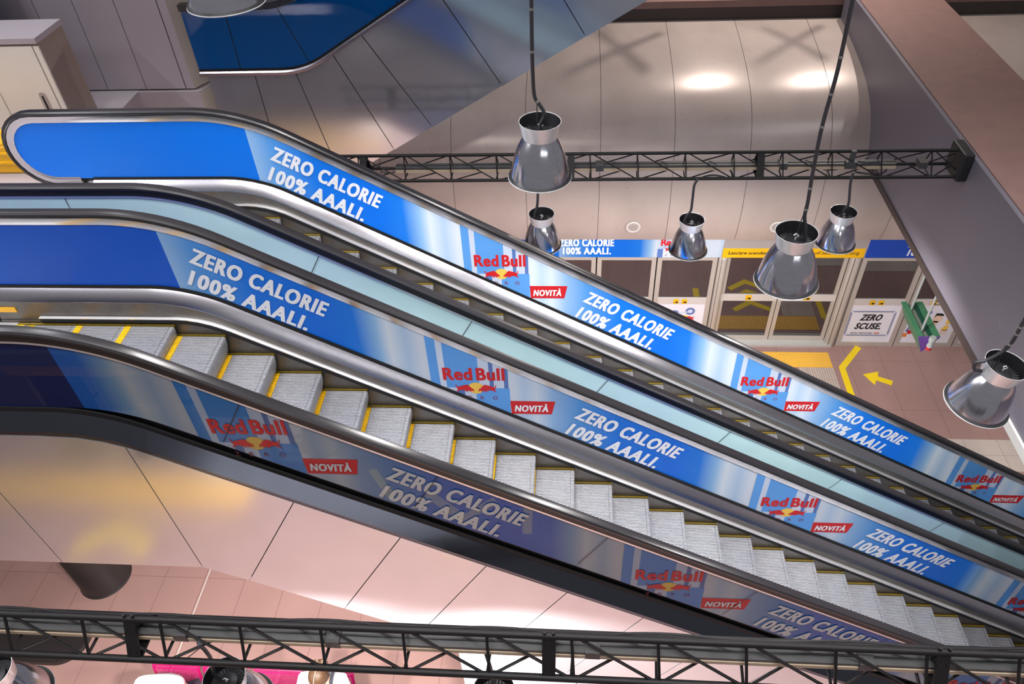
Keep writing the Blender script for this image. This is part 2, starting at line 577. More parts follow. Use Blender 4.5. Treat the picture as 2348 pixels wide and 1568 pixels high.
# ------------------------------------------------------------------ setting
FZ = -7.0
struct('floor', MB().box(-14, 20, -12, 12, FZ - 0.2, FZ), M['floor'], label='red terrazzo platform floor', cat='floor')
tag(MB().box(9.2, 20, 3.6, 4.305, FZ, FZ + 0.004).build('tile_band', M['beige_tile']), 'band of beige floor tiles crossing the red floor beside the far handrail', 'floor tiles', kind='structure')
mbx = MB()
for k in range(14):
    mbx.box(8.87 + k * 0.0475, 8.87 + k * 0.0475 + 0.036, 2.6, 6.07, FZ, FZ + 0.007)
tag(mbx.build('guide_strip', M['beige_tile']), 'pale grooved guide strip on the floor in front of the yellow tactile paving', 'floor strip')
mbx = MB().box(7.1, 9.525, 6.08, 6.51, FZ, FZ + 0.006)
for i in range(36):
    for j in range(6):
        cx, cy = 7.15 + i * 0.066, 6.115 + j * 0.072
        mbx.lathe([(0.018, FZ + 0.006), (0.012, FZ + 0.013), (0.0005, FZ + 0.014)], (cx, cy, 0), 6)
tag(mbx.build('tactile_paving', mat('yellow_tactile_tile', lin(240, 184, 70), 0.5, noise=0.06, nscale=12)), 'yellow studded tactile paving in front of the sliding doors', 'tactile paving')


def tape(name, pts, wd, label):
    """flat strip of tape along a polyline on the floor, mitred at its corners"""
    L, Rr = [], []
    P = [Vector((x, y, 0)) for x, y in pts]
    for i, p in enumerate(P):
        d0 = (P[i] - P[i - 1]).normalized() if i else (P[1] - P[0]).normalized()
        d1 = (P[i + 1] - P[i]).normalized() if i < len(P) - 1 else d0
        n = Vector((-(d0 + d1).y, (d0 + d1).x, 0)).normalized()
        k = wd / 2 / max(0.4, n.dot(Vector((-d0.y, d0.x, 0))))
        L.append(p + n * k)
        Rr.append(p - n * k)
    mb = MB()
    z0, z1 = FZ + 0.0005, FZ + 0.004
    for i in range(len(P) - 1):
        q = [L[i], L[i + 1], Rr[i + 1], Rr[i]]
        mb.prism([(a.x, a.y, z0) for a in q], (0, 0, z1 - z0))
    return tag(mb.build(name, M['line']), label, 'floor marking')


tape('floor_line', [(10.17, 6.69), (9.70, 6.08), (9.69, 5.30), (9.66, 4.7)], 0.12, 'bent yellow tape line on the floor right of the sliding doors')
tape('floor_line', [(7.12, 5.62), (7.12, 4.95)], 0.13, 'straight yellow tape line on the floor seen mirrored in the left door glass')
ar = MB()
hp = [(9.80, 6.06), (10.27, 6.06), (10.20, 5.93)]
A = Vector((10.05, 5.90, 0)); tip = Vector((10.053, 5.899, 0))
pts = [(10.053, 5.905), (10.366, 5.985), (10.318, 5.853), (10.565, 5.735), (10.51, 5.615), (10.255, 5.745), (10.2, 5.62)]
ar.prism([(x, y, FZ + 0.0005) for x, y in pts], (0, 0, 0.0035))
tag(ar.build('floor_arrow', M['line']), 'yellow arrow on the red floor pointing at the sliding doors', 'floor marking')
for k, yy in enumerate((4.9, 5.25, 5.62)):
    tape('floor_chevron', [(7.86, yy + 0.27), (8.24, yy), (8.64, yy + 0.25)], 0.13,
         ['chevron of yellow tape on the floor farthest from the sliding doors', 'middle yellow tape chevron before the sliding doors', 'yellow tape chevron nearest the sliding doors'][k])
tape('floor_chevron', [(1.9, -5.5), (2.6, -5.0), (3.1, -5.4)], 0.16, 'yellow tape chevron on the near side platform, mirrored in the front glass panel')
tape('floor_line', [(3.67, -5.9), (3.67, -4.75)], 0.16, 'straight yellow tape line on the near side platform, mirrored beside a chevron')
tape('floor_line', [(1.3, -5.4), (0.85, -5.95), (0.85, -6.0)], 0.14, 'bent yellow tape line on the near side platform, mirrored left of the front slogan')

struct('trim_6', MB().box(-1.428, -1.412, -3.0, 3.0, FZ, FZ + 0.002), M['frame_light'], label='pale joint line in the pink floor under the escalator', cat='floor')

# curved metal vault over the doors (far wall) and the dusty step on its top
VP = [(9.66, -1.50), (9.2, -1.54), (8.6, -1.61), (8.0, -1.71), (7.6, -1.81), (7.3, -1.93), (7.05, -2.09), (6.85, -2.30), (6.70, -2.56), (6.60, -2.86),
      (6.55, -3.2), (6.53, -3.55), (6.55, -3.85), (6.60, -4.12), (6.68, -4.36)]


def smooth_prof(P, n=4):
    out = []
    for i in range(len(P) - 1):
        p0, p1, p2, p3 = P[max(i - 1, 0)], P[i], P[i + 1], P[min(i + 2, len(P) - 1)]
        for k in range(n):
            t = k / n
            out.append(tuple(0.5 * (2 * p1[a] + (p2[a] - p0[a]) * t + (2 * p0[a] - 5 * p1[a] + 4 * p2[a] - p3[a]) * t * t + (3 * p1[a] - p0[a] - 3 * p2[a] + p3[a]) * t ** 3) for a in (0, 1)))
    return out + [P[-1]]


VS = smooth_prof(VP)
seams_x = [-8.98, -7.73, -6.48, -5.23, -3.98, -2.73, -1.48, -0.22, 1.03, 2.28, 3.55, 4.82, 6.05, 7.30, 8.59, 9.85, 11.1, 12.4, 13.7, 15.0]
mb = MB()
for a, b in zip(seams_x[:-1], seams_x[1:]):
    g = 0.0035
    mb.loft([[(a + g, y, z) for y, z in VS], [(b - g, y, z) for y, z in VS]], closed=False)
vault = struct('wall_back', mb, M['vault'], smooth=True, label='curved cream metal vault panels above the platform doors', cat='wall')
VB = []
for i, (y, z) in enumerate(VS):
    a, b = VS[max(0, i - 1)], VS[min(len(VS) - 1, i + 1)]
    dl = math.hypot(b[0] - a[0], b[1] - a[1])
    VB.append((y + 0.025 * (-(b[1] - a[1])) / dl, z + 0.025 * (b[0] - a[0]) / dl))
mb = MB().loft([[(-9, y, z) for y, z in VB], [(15, y, z) for y, z in VB]], closed=False)
struct('trim_1', mb, M['clad_gap'], label='dark backing behind the vault seams', cat='trim')
struct('trim_2', MB().box(-9, 15, 9.62, 9.72, -1.62, -1.28), M['beamlip'], label='riser along the back of the vault top, coloured dark for overhang shadow', cat='trim')  # dark colour stands in for the shadow of the overhang
struct('trim_3', MB().box(-9, 15, 9.62, 13, -1.28, -1.16), M['beamtop'], label='dusty brown ledge behind the vault top', cat='trim')
struct('wall_rear', MB().box(-14, 20, 12.6, 12.8, -7, 9), M['panelgrey'], label='grey end wall behind the vault', cat='wall')
for i, xx in enumerate((5.452, 7.975)):
    s = empty('ceiling_speaker', (xx, 6.56, -4.0), ('round ceiling speaker in the vault soffit between the two left small lamps', 'round ceiling speaker in the vault soffit just above the big lamp before the doors')[i], 'speaker', 'ceiling speakers')
    r1, r2 = MB(), MB()
    nrm = Vector((0, -0.985, -0.17)).normalized()
    q = nrm.to_track_quat('Z', 'X').to_matrix()
    for mbb, prof in ((r1, [(0.088, 0), (0.13, 0), (0.135, 0.012), (0.12, 0.022), (0.088, 0.014)]), (r2, [(0.0005, 0.012), (0.088, 0.012), (0.088, 0.004)])):
        t = MB().lathe(prof, (0, 0, 0), 32)
        mbb.add([q @ Vector(p) for p in t.v], t.f)
    r1.build('ring', M['frame_light'], s, True)
    r2.build('grille', M['fascia'], s)

for i, (fl, ft_) in enumerate(FLOODS):
    fl, ft_ = Vector(fl), Vector(ft_)
    d_ = (ft_ - fl).normalized()
    a_ = d_.cross(Vector((0, 0, 1))).normalized()
    b_ = d_.cross(a_)
    fr = empty('floodlight_guard', fl, ('left' if i == 0 else 'right') + ' floodlight above the vault whose crossed guard bars shade the vault top', 'light')
    c_ = fl + d_ * 1.0
    for q_ in (a_ * 0.16, b_ * 0.17):
        MB().tube([c_ - q_, c_ + q_], 0.016, 8).build('guard_bar', M['truss'], fr, False, fl)
    MB().tube([c_ - d_ * 0.01, c_ + d_ * 0.02], 0.03, 16).build('hub', M['truss'], fr, False, fl)
    MB().tube([c_, fl + a_ * 0.19 + d_ * 0.0], 0.006, 6).build('stay', M['truss'], fr, False, fl)
    u0 = fl - d_ * 0.03
    MB().prism([u0 + a_ * 0.2 + b_ * 0.2, u0 + a_ * 0.2 - b_ * 0.2, u0 - a_ * 0.2 - b_ * 0.2, u0 - a_ * 0.2 + b_ * 0.2], -d_ * 0.1).build('housing', M['blackplastic'], fr, False, fl)
    MB().tube([u0 - d_ * 0.1, (fl.x, fl.y, 8.9)], 0.02, 8).build('hanger_rod', M['truss'], fr, False, fl)

# long grey beam on the right
bm_ = empty('overhead_beam', (9.2, 2, -2.78), 'deep grey overhead beam with a dusty brown top on the right', 'beam')
bb = (9.2, 2, -2.78)
MB().box(9.2, 9.26, -3.2, 9.6, -2.70, -1.0).build('face_panel', M['beamface'], bm_, base=bb)
MB().box(9.26, 10.62, -3.2, 9.6, -1.12, -0.985).build('top_panel', M['beamtop'], bm_, base=bb)
MB().box(9.26, 10.62, -3.2, 9.6, -2.72, -1.13).build('core', M['beamface'], bm_, base=bb)
MB().box(9.17, 10.62, 1.3, 9.6, -2.79, -2.70).build('bottom_lip', M['beamlip'], bm_, base=bb)
tag(MB().box(9.17, 10.62, -3.2, 1.3, -2.82, -2.70).build('bottom_lip', M['palelip'], bm_, base=bb), 'pale lip at the near end of the beam')
pp = at(2282, 748, 0)
tt = (9.2 - CAM_C.x) / (pp.x - CAM_C.x)
pp = CAM_C + (pp - CAM_C) * tt
hat = MB()
hat.lathe([(0.0005, 0.004), (0.10, 0.004), (0.10, 0.0)], (0, 0, 0), 24)
h2 = MB().add([Matrix.Rotation(-PI / 2, 3, 'Y') @ Vector(p) + Vector((9.2, pp.y, pp.z)) for p in hat.v], hat.f)
h2.build('hatch_cover', M['beamface'], bm_, base=bb)

# ------------------------------------------------------------------ escalators
DZ = 6.425


def prof(x, zl, h, R=1.4):
    z2 = zl - DZ
    x1 = (h - zl) / T30
    x2 = (h - z2) / T30
    T = R * math.tan(PI / 12)
    c = math.cos(PI / 6)
    if x <= x1 - T: return zl
    if x < x1 + T * c: return zl - R + math.sqrt(max(0, R * R - (x - x1 + T) ** 2))
    if x < x2 - T * c: return h - x * T30
    if x < x2 + T: return z2 + R - math.sqrt(max(0, R * R - (x - x2 - T) ** 2))
    return z2


XS = [-1.29, -0.9, -0.5, -0.2] + [0.0 + 0.1 * i for i in range(23)] + [2.6, 3.2] + [4 + 0.8 * i for i in range(8)] + [10.4 + 0.15 * i for i in range(20)]
XS = [x for x in XS if x < 13.3]


def sweepx(mb, sec, xs=None, R=1.4):
    """closed cross-section of (y, z on the landing, height above the nose line) swept along the run"""
    rings = [[(x, y, prof(x, zl, h, R)) for y, zl, h in sec] for x in (xs or XS)]
    return mb.loft(rings)


def sweep_path(mb, path, sec):
    """closed cross-section of (y, n) swept along (x, z) points, n along the path normal"""
    rings = []
    for i, (x, z) in enumerate(path):
        a = path[max(0, i - 1)]
        b = path[min(len(path) - 1, i + 1)]
        d = Vector((b[0] - a[0], 0, b[1] - a[1])).normalized()
        n = Vector((-d.z, 0, d.x))
        rings.append([Vector((x, y, z)) + n * k for y, k in sec])
    return mb.loft(rings)


def rail_path(zl, h, cx, cz, r, R=2.0):
    p = [(cx + 0.25, cz - r)]
    for k in range(15):
        a = -PI / 2 - PI * k / 14
        p.append((cx + r * math.cos(a), cz + r * math.sin(a)))
    p += [(x, prof(x, zl, h, R)) for x in XS if x > cx + 0.02]
    return p


WID = 1.18
STEP_YS = (-WID + 0.005, -0.005)


def step_profile(x0, x1, top):
    """side outline of one rib of a step: flat tread then curved riser"""
    p = [(x0, -0.05), (x0, top), (x1, top)]
    return p


def make_step_meshes():
    n = 76
    y0, y1 = STEP_YS[0] + 0.028, STEP_YS[1] - 0.028
    pitch = (y1 - y0) / n
    riser = [(0.0, -0.008), (0.004, -0.03), (0.0, -0.08), (-0.012, -0.14), (-0.03, -0.20), (-0.05, -0.24)]
    ribs = MB()
    side = [(-0.395, -0.012), (-0.395, 0.0), (-0.012, 0.0), (-0.003, -0.003)] + riser + [(-0.065, -0.24), (-0.016, -0.08), (-0.012, -0.012)]
    for i in range(n):
        a = y0 + i * pitch
        ribs.prism([(x, a, z) for x, z in side], (0, pitch * 0.5, 0))
    core = MB().prism([(x, STEP_YS[0] + 0.002, z) for x, z in [(-0.46, -0.05), (-0.46, -0.010), (-0.012, -0.010)] + [(x - 0.012, z) for x, z in riser[1:]] + [(-0.09, -0.24)]], (0, STEP_YS[1] - STEP_YS[0] - 0.004, 0))
    yel = MB()
    for i in range(n):
        a = y0 + i * pitch
        yel.box(-0.46, -0.40, a, a + pitch * 0.55, -0.012, 0.0)
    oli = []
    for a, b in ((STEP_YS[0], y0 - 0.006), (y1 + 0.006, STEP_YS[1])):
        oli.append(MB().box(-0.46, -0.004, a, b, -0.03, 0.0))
    return ribs, core, yel, oli


def step_positions(n):
    """nose points at equal distance along the step chain, second nose at x = 0.733"""
    xs = [-0.9 + 0.002 * i for i in range(8000)]
    zs = [prof(x, -0.575, 0.0, 0.95) for x in xs]
    ds = [0]
    for i in range(1, len(xs)):
        ds.append(ds[-1] + math.hypot(xs[i] - xs[i - 1], zs[i] - zs[i - 1]))
    # anchor on the straight run: a nose at x = 4.8
    anc = min(range(len(xs)), key=lambda i: abs(xs[i] - 4.8))
    return xs, zs, ds, anc


def nose_points(anchor_x):
    xs, zs, ds, _ = step_positions(0)
    i0 = min(range(len(xs)), key=lambda i: abs(xs[i] - anchor_x))
    s0 = ds[i0]
    pit = 0.4 / math.cos(PI / 6)
    out = []
    k = -40
    while k < 60:
        s = s0 + k * pit
        k += 1
        if s < 0.06 or s > ds[-1] - 0.1: continue
        j = min(range(len(ds)), key=lambda i: abs(ds[i] - s))
        if xs[j] > 12.9: break
        out.append((xs[j], zs[j]))
    return out


STEP_M = None


def clip_strip(mb, x0, x1, za, zb, y, zl_b, h_b, zl_t, h_t, n=6, s0=0.0, s1=0.0):
    """rectangle of print, cut off by the panel's lower and upper edges"""
    for i in range(n):
        xa, xb = x0 + (x1 - x0) * i / n, x0 + (x1 - x0) * (i + 1) / n
        q = []
        for x in (xa, xb):
            lo = max(za, prof(x, zl_b, h_b)); hi = min(zb, prof(x, zl_t, h_t, 2.0))
            q.append((x, lo, hi))
        if q[0][2] <= q[0][1] and q[1][2] <= q[1][1]: continue
        (xa, la, ha), (xb, lb, hb) = q
        ha, hb = max(ha, la), max(hb, lb)
        mb.add([(xa, y, la), (xb, y, lb), (xb, y, hb), (xa, y, ha)], [(0, 1, 2, 3)])


E1 = Vector((math.cos(PI / 6), 0, -math.sin(PI / 6)))
E2 = Vector((math.sin(PI / 6), 0, math.cos(PI / 6)))
PANB = (-0.235, 0.315)     # panel lower edge: landing height, height over nose line
PANT = (0.43, 0.965)       # panel upper edge


def advert(root, base, panel, y, off, reps, mats, first_slogan=True):
    """slogan, can and logo printed along one balustrade panel; off shifts the print along the run"""
    dx = off
    dz = -off * T30
    ys = y - 0.003
    wt, rd, gd, nv, cb, cs, ce = mats
    for k in reps:
        ox, oz = dx + P_AD * k, dz - P_AD * T30 * k
        sl = MB()
        o = Vector((1.153 + ox, ys - 0.004, -0.013 + oz))
        put_text(sl, 'ZERO CALORIE', o, E1, E2, 1.225, 0.176, 0.012, 1.16, 0.0, 0.042)
        put_text(sl, '100% AAALI.', o + E1 * 0.04 - E2 * 0.252, E1, E2, 1.10, 0.176, 0.012, 1.16, 0.0, 0.042)
        if k > 0 or first_slogan:
            sl.build('slogan_lettering', wt, panel, base=base)
        cx, cz = 3.55 + ox, -1.535 + oz
        a = (PANB[0], PANB[1], PANT[0], PANT[1])
        for nm, mm, xa, xb, za, zb, yy in (('can_blue_print', cb, -.45, .02, cz, cz + 2, .0025), ('can_blue_print', cb, -.02, .31, cz - 2, cz, .0025),
                                           ('can_silver_print', cs, .02, .29, cz, cz + 2, .0025), ('can_silver_print', cs, -.41, -.02, cz - 2, cz, .0025),
                                           ('can_silver_print', cs, -.36, -.30, cz, cz + 2, .0035), ('can_shade_print', ce, .26, .30, cz, cz + 2, .0035),
                                           ('can_shade_print', ce, -.43, -.38, cz - 2, cz, .0035), ('can_shade_print', ce, -.20, -.13, cz - 2, cz, .0035),
                                           ('can_shade_print', ce, .12, .16, cz, cz + 2, .0035)):
            mb = MB()
            clip_strip(mb, cx + xa, cx + xb, za, zb, y - yy, *a)
            if mb.f: mb.build(nm, mm, panel, base=base)
        X, Z = Vector((1, 0, 0)), Vector((0, 0, 1))
        lo = Vector((3.224 + ox, ys - 0.004, -1.42 + oz))
        mb = MB()
        put_text(mb, 'Red', lo, X, Z, 0.285, 0.165, 0.015, 1.1, 0.0, 0.03)
        put_text(mb, 'Bull', lo + X * 0.322, X, Z, 0.275, 0.165, 0.015, 1.1, 0.0, 0.03)
        bz = lo - Z * 0.168
        put_bull(mb, bz + X * 0.105, X, Z, 0.19)
        put_bull(mb, bz + X * 0.325, X, Z, 0.19, True)
        mb.build('logo_lettering', rd, panel, base=base)
        mb = MB()
        put_disc(mb, bz + X * 0.31 + Z * 0.052 + Vector((0, 0.002, 0)), X, Z, 0.078)
        mb.build('logo_sun', gd, panel, base=base)
        mb = MB()
        for ch, xx in zip('ZERO', (0.11, 0.225, 0.345, 0.465)):
            put_text(mb, ch, bz + X * xx - Z * 0.105, X, Z, 0.05 if ch == 'O' else 0.038, 0.05, 0.0)
        mb.build('zero_lettering', nv, panel, base=base)
        mb = MB()
        n0 = Vector((3.868 + ox, ys, -1.901 + oz))
        put_quad(mb, n0, n0 + X * 0.40, n0 + X * 0.436 + Z * 0.187, n0 - X * 0.008 + Z * 0.187)
        mb.build('novelty_banner', rd, panel, base=base)
        mb = MB()
        put_text(mb, 'NOVIT\u00c0', n0 + X * 0.03 + Z * 0.04 - Vector((0, 0.004, 0)), X, Z, 0.335, 0.092, 0.012, 1.14, 0.12, 0.04)
        mb.build('novelty_lettering', wt, panel, base=base)


def strip_panel(y0, y1, xs=None, newel=True):
    """balustrade panel with its rounded upper end"""
    mb = MB()
    xs = xs or XS
    lo = [(x, prof(x, *PANB)) for x in xs]
    hi = [(x, prof(x, PANT[0], PANT[1], 2.0)) for x in xs]
    if newel:
        cz = (PANT[0] + PANB[0]) / 2; r = (PANT[0] - PANB[0]) / 2
        arc = [(-1.29 + r * math.cos(PI / 2 + a * PI / 16), cz + r * math.sin(PI / 2 + a * PI / 16)) for a in range(1, 16)]
        ring = arc
        n = len(ring)
        pts = [(-1.29, PANT[0])] + ring + [(-1.29, PANB[0])]
        mb.prism([(x, y0, z) for x, z in pts], (0, y1 - y0, 0))
    vs_, fs = [], []
    for (xa, za), (xb, zb) in zip(lo, hi):
        vs_ += [(xa, y0, za), (xb, y0, zb), (xb, y1, zb), (xa, y1, za)]
    for i in range(len(xs) - 1):
        a, b = 4 * i, 4 * i + 4
        fs += [(a, b, b + 1, a + 1), (a + 3, a + 2, b + 2, b + 3), (a + 1, b + 1, b + 2, a + 2), (a, a + 3, b + 3, b)]
    mb.add(vs_, fs)
    return mb


# cladding seam positions along the run (top end, at the deck)
CL_SEAMS = [2.113, 2.926, 3.63, 4.337, 5.05, 5.77, 6.49, 7.21, 7.93, 8.65, 9.37, 10.09, 10.81]


def make_escalator(yo, label, which):
    base = Vector((0, yo - WID / 2, FZ))
    root = empty('escalator', base, label, 'escalator', 'descending escalators')
    Y = lambda q: yo + q

    def part(mb, name, m, smooth=False, lab=None, parent=None):
        o = mb.build(name, m, parent or root, smooth, base)
        if lab: o['label'] = lab
        return o
    # steps
    global STEP_M
    pts = nose_points(4.8 if which == 'near' else 5.14)
    if STEP_M is None:
        STEP_M = make_step_meshes()
        first = None
    ribs, core, yel, oli = STEP_M
    proto = None
    for (x, z) in pts:
        if proto is None:
            so = ribs.build('step', M['tread'], root)
            co = core.build('step_core', M['groove'], so)
            ye = yel.build('yellow_edge', M['yellow'], so)
            MB().box(-0.038, -0.0355, STEP_YS[0] + 0.03, STEP_YS[1] - 0.03, -0.004, 0.0006).build('nose_line', M['groove'], so)
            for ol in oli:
                ol.build('side_edge', M['olive'], so)['label'] = 'yellow side strip coloured dark for shade'
            proto = so
        else:
            so = proto.copy()
            COL.objects.link(so)
            for ch in list(proto.children):
                c = ch.copy()
                COL.objects.link(c)
                c.parent = so
            so.parent = root
        so.location = Vector((x, yo, z)) - base
    # both sides: side = +1 far, -1 near
    for side in (1, -1):
        g = lambda q: Y(q) if side > 0 else Y(-WID - q)
        far = side > 0
        between = (which == 'near' and far) or (which == 'far' and not far)
        xin = [x for x in XS if x > -1.25]
        mb = sweepx(MB(), [(g(0), -1.0, -0.42), (g(0), -0.55, 0.03), (g(0.03), -0.55, 0.03), (g(0.03), -1.0, -0.42)], xin, 0.95)
        part(mb, 'skirt_panel', M['skirt'])
        xb_ = [x for x in XS if x > -0.55]
        mb = sweepx(MB(), [(g(-0.016), -0.555, 0.02), (g(-0.024), -0.505, 0.085), (g(0.01), -0.495, 0.085), (g(0.01), -0.555, 0.02)], xb_, 0.95)
        part(mb, 'skirt_brush', M['brush'])
        mb = sweepx(MB(), [(g(-0.026), -0.507, 0.083), (g(-0.026), -0.499, 0.096), (g(-0.008), -0.496, 0.102), (g(0.02), -0.496, 0.102), (g(0.02), -0.507, 0.083)], xb_, 0.95)
        part(mb, 'brush_holder', M['holder'])
        mb = sweepx(MB(), [(g(0.012), -0.58, 0.10), (g(0.012), -0.34, 0.195), (g(0.05), -0.34, 0.195), (g(0.05), -0.58, 0.10)], xin, 1.2)
        part(mb, 'upper_skirt', M['skirt'])
        mb = sweepx(MB(), [(g(0.008), -0.342, 0.19), (g(0.012), -0.325, 0.205), (g(0.108), -0.245, 0.30), (g(0.125), -0.245, 0.30), (g(0.125), -0.342, 0.19)], xin, 1.4)
        part(mb, 'inner_decking', M['steel'], True)
        mb = sweepx(MB(), [(g(0.104), -0.248, 0.296), (g(0.108), -0.222, 0.335), (g(0.122), -0.222, 0.335), (g(0.122), -0.248, 0.296)], xin, 1.4)
        part(mb, 'panel_gasket', M['gasket'])
        # panel
        ya, yb = sorted((g(0.12), g(0.155)))
        pm = strip_panel(ya, yb)
        if far:
            po = part(pm, 'balustrade_panel', M['ad_far'] if which == 'far' else M['ad_near'], lab='blue printed advert panel')
            mats = (M['white_text'], M['red_text'], M['gold'], M['navy_print'], M['can_blue'], M['can_silver'], M['can_edge'])
            advert(root, base, po, ya, 0.0 if which == 'far' else -0.10, range(0, 3), mats)
        elif which == 'far':
            po = part(pm, 'balustrade_panel', M['teal'], lab='plain pale teal panel')
        else:
            po = part(pm, 'balustrade_panel', M['ad_front'], lab='dark glossy advert panel')
            mats = (M['f_white'], M['f_red'], M['f_gold'], M['f_navy'], M['f_blue'], M['f_silver'], M['f_edge'])
            advert(root, base, po, ya, -1.61, range(0, 4), mats, False)
        # dark joints between panel lengths
        if not far:
            for xt in ([1.93, 3.32, 4.69, 6.07, 7.45, 8.8, 10.2] if which == 'near' else [-0.18, 2.01, 3.38, 4.75, 6.12, 7.5, 8.9, 10.3]):
                zt = prof(xt, *PANT)
                ln = 0.6 * math.cos(PI / 6) if xt > 0.9 else 0.6
                dv = -E2 * ln if xt > 0.9 else Vector((0, 0, -0.62))
                p = Vector((xt, ya - 0.009, zt))
                ax = (E1 if xt > 0.9 else Vector((1, 0, 0))) * 0.0035
                part(MB().add([p - ax, p + ax, p + ax + dv, p - ax + dv], [(0, 1, 2, 3)]), 'panel_joint', M['gasket'])
        # handrail and its guide
        path = rail_path(0.53, 1.07, -1.29, 0.105, 0.425)
        sec = [(g(0.1), -0.022), (g(0.091), -0.012), (g(0.091), 0.006), (g(0.104), 0.02), (g(0.1375), 0.025), (g(0.171), 0.02), (g(0.184), 0.006), (g(0.184), -0.012), (g(0.175), -0.022)]
        part(sweep_path(MB(), path, sec), 'handrail', M['rubber'], True, 'black rubber handrail')
        if not far:
            sec = [(g(0.115), -0.10), (g(0.115), -0.078), (g(0.165), -0.078), (g(0.165), -0.10)]
        else: sec = [(g(0.112), -0.105), (g(0.108), -0.085), (g(0.104), -0.072), (g(0.102), -0.032), (g(0.173), -0.032), (g(0.171), -0.072), (g(0.167), -0.085), (g(0.163), -0.105)]
        part(sweep_path(MB(), path, sec), 'handrail_guide', M['trim'] if far else M['holder'], True, 'polished aluminium handrail guide')
        lowk = -0.036 if far else -0.076
        sec = [(g(0.106), lowk), (g(0.104), -0.02), (g(0.171), -0.02), (g(0.169), lowk)]
        part(sweep_path(MB(), path, sec), 'handrail_track', M['gasket'])
        # outer decking
        ye_ = 0.39 if between else 0.275
        mb = sweepx(MB(), [(g(0.15), -0.285, 0.17), (g(0.165), -0.285, 0.17), (g(0.165), -0.235, 0.22), (g(0.15), -0.235, 0.22)], None, 1.4)
        part(mb, 'outer_gasket', M['gasket'])
        mb = sweepx(MB(), [(g(0.155), -0.27, 0.175), (g(ye_), -0.39, 0.055), (g(ye_), -0.43, 0.015), (g(ye_ - 0.02), -0.43, 0.015), (g(0.155), -0.32, 0.125)], None, 1.4)
        part(mb, 'outer_decking', M['deck'] if not far else M['steel'])
        # cladding with open seams over a dark backing
        if not between:
            yc = g(0.267)
            yb2 = g(0.255)
            bk = MB()
            xs2 = [-1.7] + [x for x in XS if x > -1.25]
            vs_, fs = [], []
            for x in xs2:
                vs_ += [(x, yb2, prof(x, -0.43, 0.015)), (x, yb2, prof(x, -2.26, -1.665, 0.05) + 0.01)]
            fs = [(2 * i, 2 * i + 2, 2 * i + 3, 2 * i + 1) for i in range(len(xs2) - 1)]
            bk.add(vs_, fs)
            part(bk, 'cladding_backing', M['clad_gap'])
            th = 0.012 * (1 if far else -1)
            gp = 0.004
            tz = lambda x: prof(x, -0.43, 0.015)
            bot = -1.665

            def foot(xt):
                L = (0.015 - bot) * math.cos(PI / 6)
                return Vector((xt, yc, tz(xt))) - E2 * L
            polys = [[(-1.7, tz(-1.7)), (-0.43 - gp, tz(-0.43)), (-0.345 - gp, -2.26), (-1.7, -2.26)]]
            polys.append([(-0.43 + gp, tz(-0.43)), (0.3, tz(0.3)), (0.6, tz(0.6)), (0.8, tz(0.8)), (0.955 - gp, tz(0.955)), (1.005 - gp, -2.26), (-0.345 + gp, -2.26)])
            f0 = foot(CL_SEAMS[0])
            polys.append([(0.955 + gp, tz(0.955)), (1.2, tz(1.2)), (1.4, tz(1.4)), (1.7, tz(1.7)), (CL_SEAMS[0] - gp, tz(CL_SEAMS[0])), (f0.x - gp, f0.z), (1.005 + gp, -2.262)])
            for a, b in zip(CL_SEAMS[:-1], CL_SEAMS[1:]):
                fa, fb = foot(a), foot(b)
                polys.append([(a + gp, tz(a + gp)), (b - gp, tz(b - gp)), (fb.x - gp, fb.z + gp * T30), (fa.x + gp, fa.z - gp * T30)])
            a = CL_SEAMS[-1]; fa = foot(a)
            polys.append([(a + gp, tz(a + gp)), (12.0, tz(12.0)), (12.0, FZ + 0.01), (9.3, FZ + 0.01), (fa.x + gp, fa.z)] if fa.z > FZ else [(a + gp, tz(a + gp)), (12.0, tz(12.0)), (12.0, FZ + 0.01), (9.4, FZ + 0.01)])
            for pl in polys:
                if min(z for _, z in pl) < FZ:
                    pl = [(x, max(z, FZ + 0.01)) for x, z in pl]
                part(MB().prism([(x, yc, z) for x, z in pl], (0, th, 0)), 'cladding_panel', M['clad'])
    # soffit under the run
    xs2 = [-1.7, -0.8, 0.2, 1.03, 3, 5, 7, 9, 9.2]
    y0, y1 = Y(-WID - (0.257 if which == 'near' else 0.385)), Y(0.257 if which == 'far' else 0.385)
    rings = []
    for x in xs2:
        zz = max(prof(x, -2.26, -1.665, 0.05), FZ + 0.02)
        rings.append([(x, y0, zz), (x, y1, zz), (x, y1, zz + 0.05), (x, y0, zz + 0.05)])
    part(MB().loft(rings), 'soffit_cladding', M['clad'])
    # landing comb
    mb = MB().box(-1.7, -0.74, Y(-WID + 0.005), Y(-0.005), -0.66, -0.57)
    part(mb, 'comb_plate', M['holder'], lab='pale metal comb plate')
    mb = MB()
    for i in range(48):
        a = Y(-WID + 0.03 + i * (WID - 0.06) / 48)
        mb.box(-0.74, -0.66, a, a + 0.012, -0.6, -0.568)
    part(mb, 'comb_teeth', M['yellow'], lab='yellow comb teeth')
    mb = MB().box(-0.90, -0.70, Y(0.004), Y(0.012), -0.455, -0.40)
    part(mb, 'warning_sticker', M['amber'], lab='yellow sticker on the skirt')
    return root


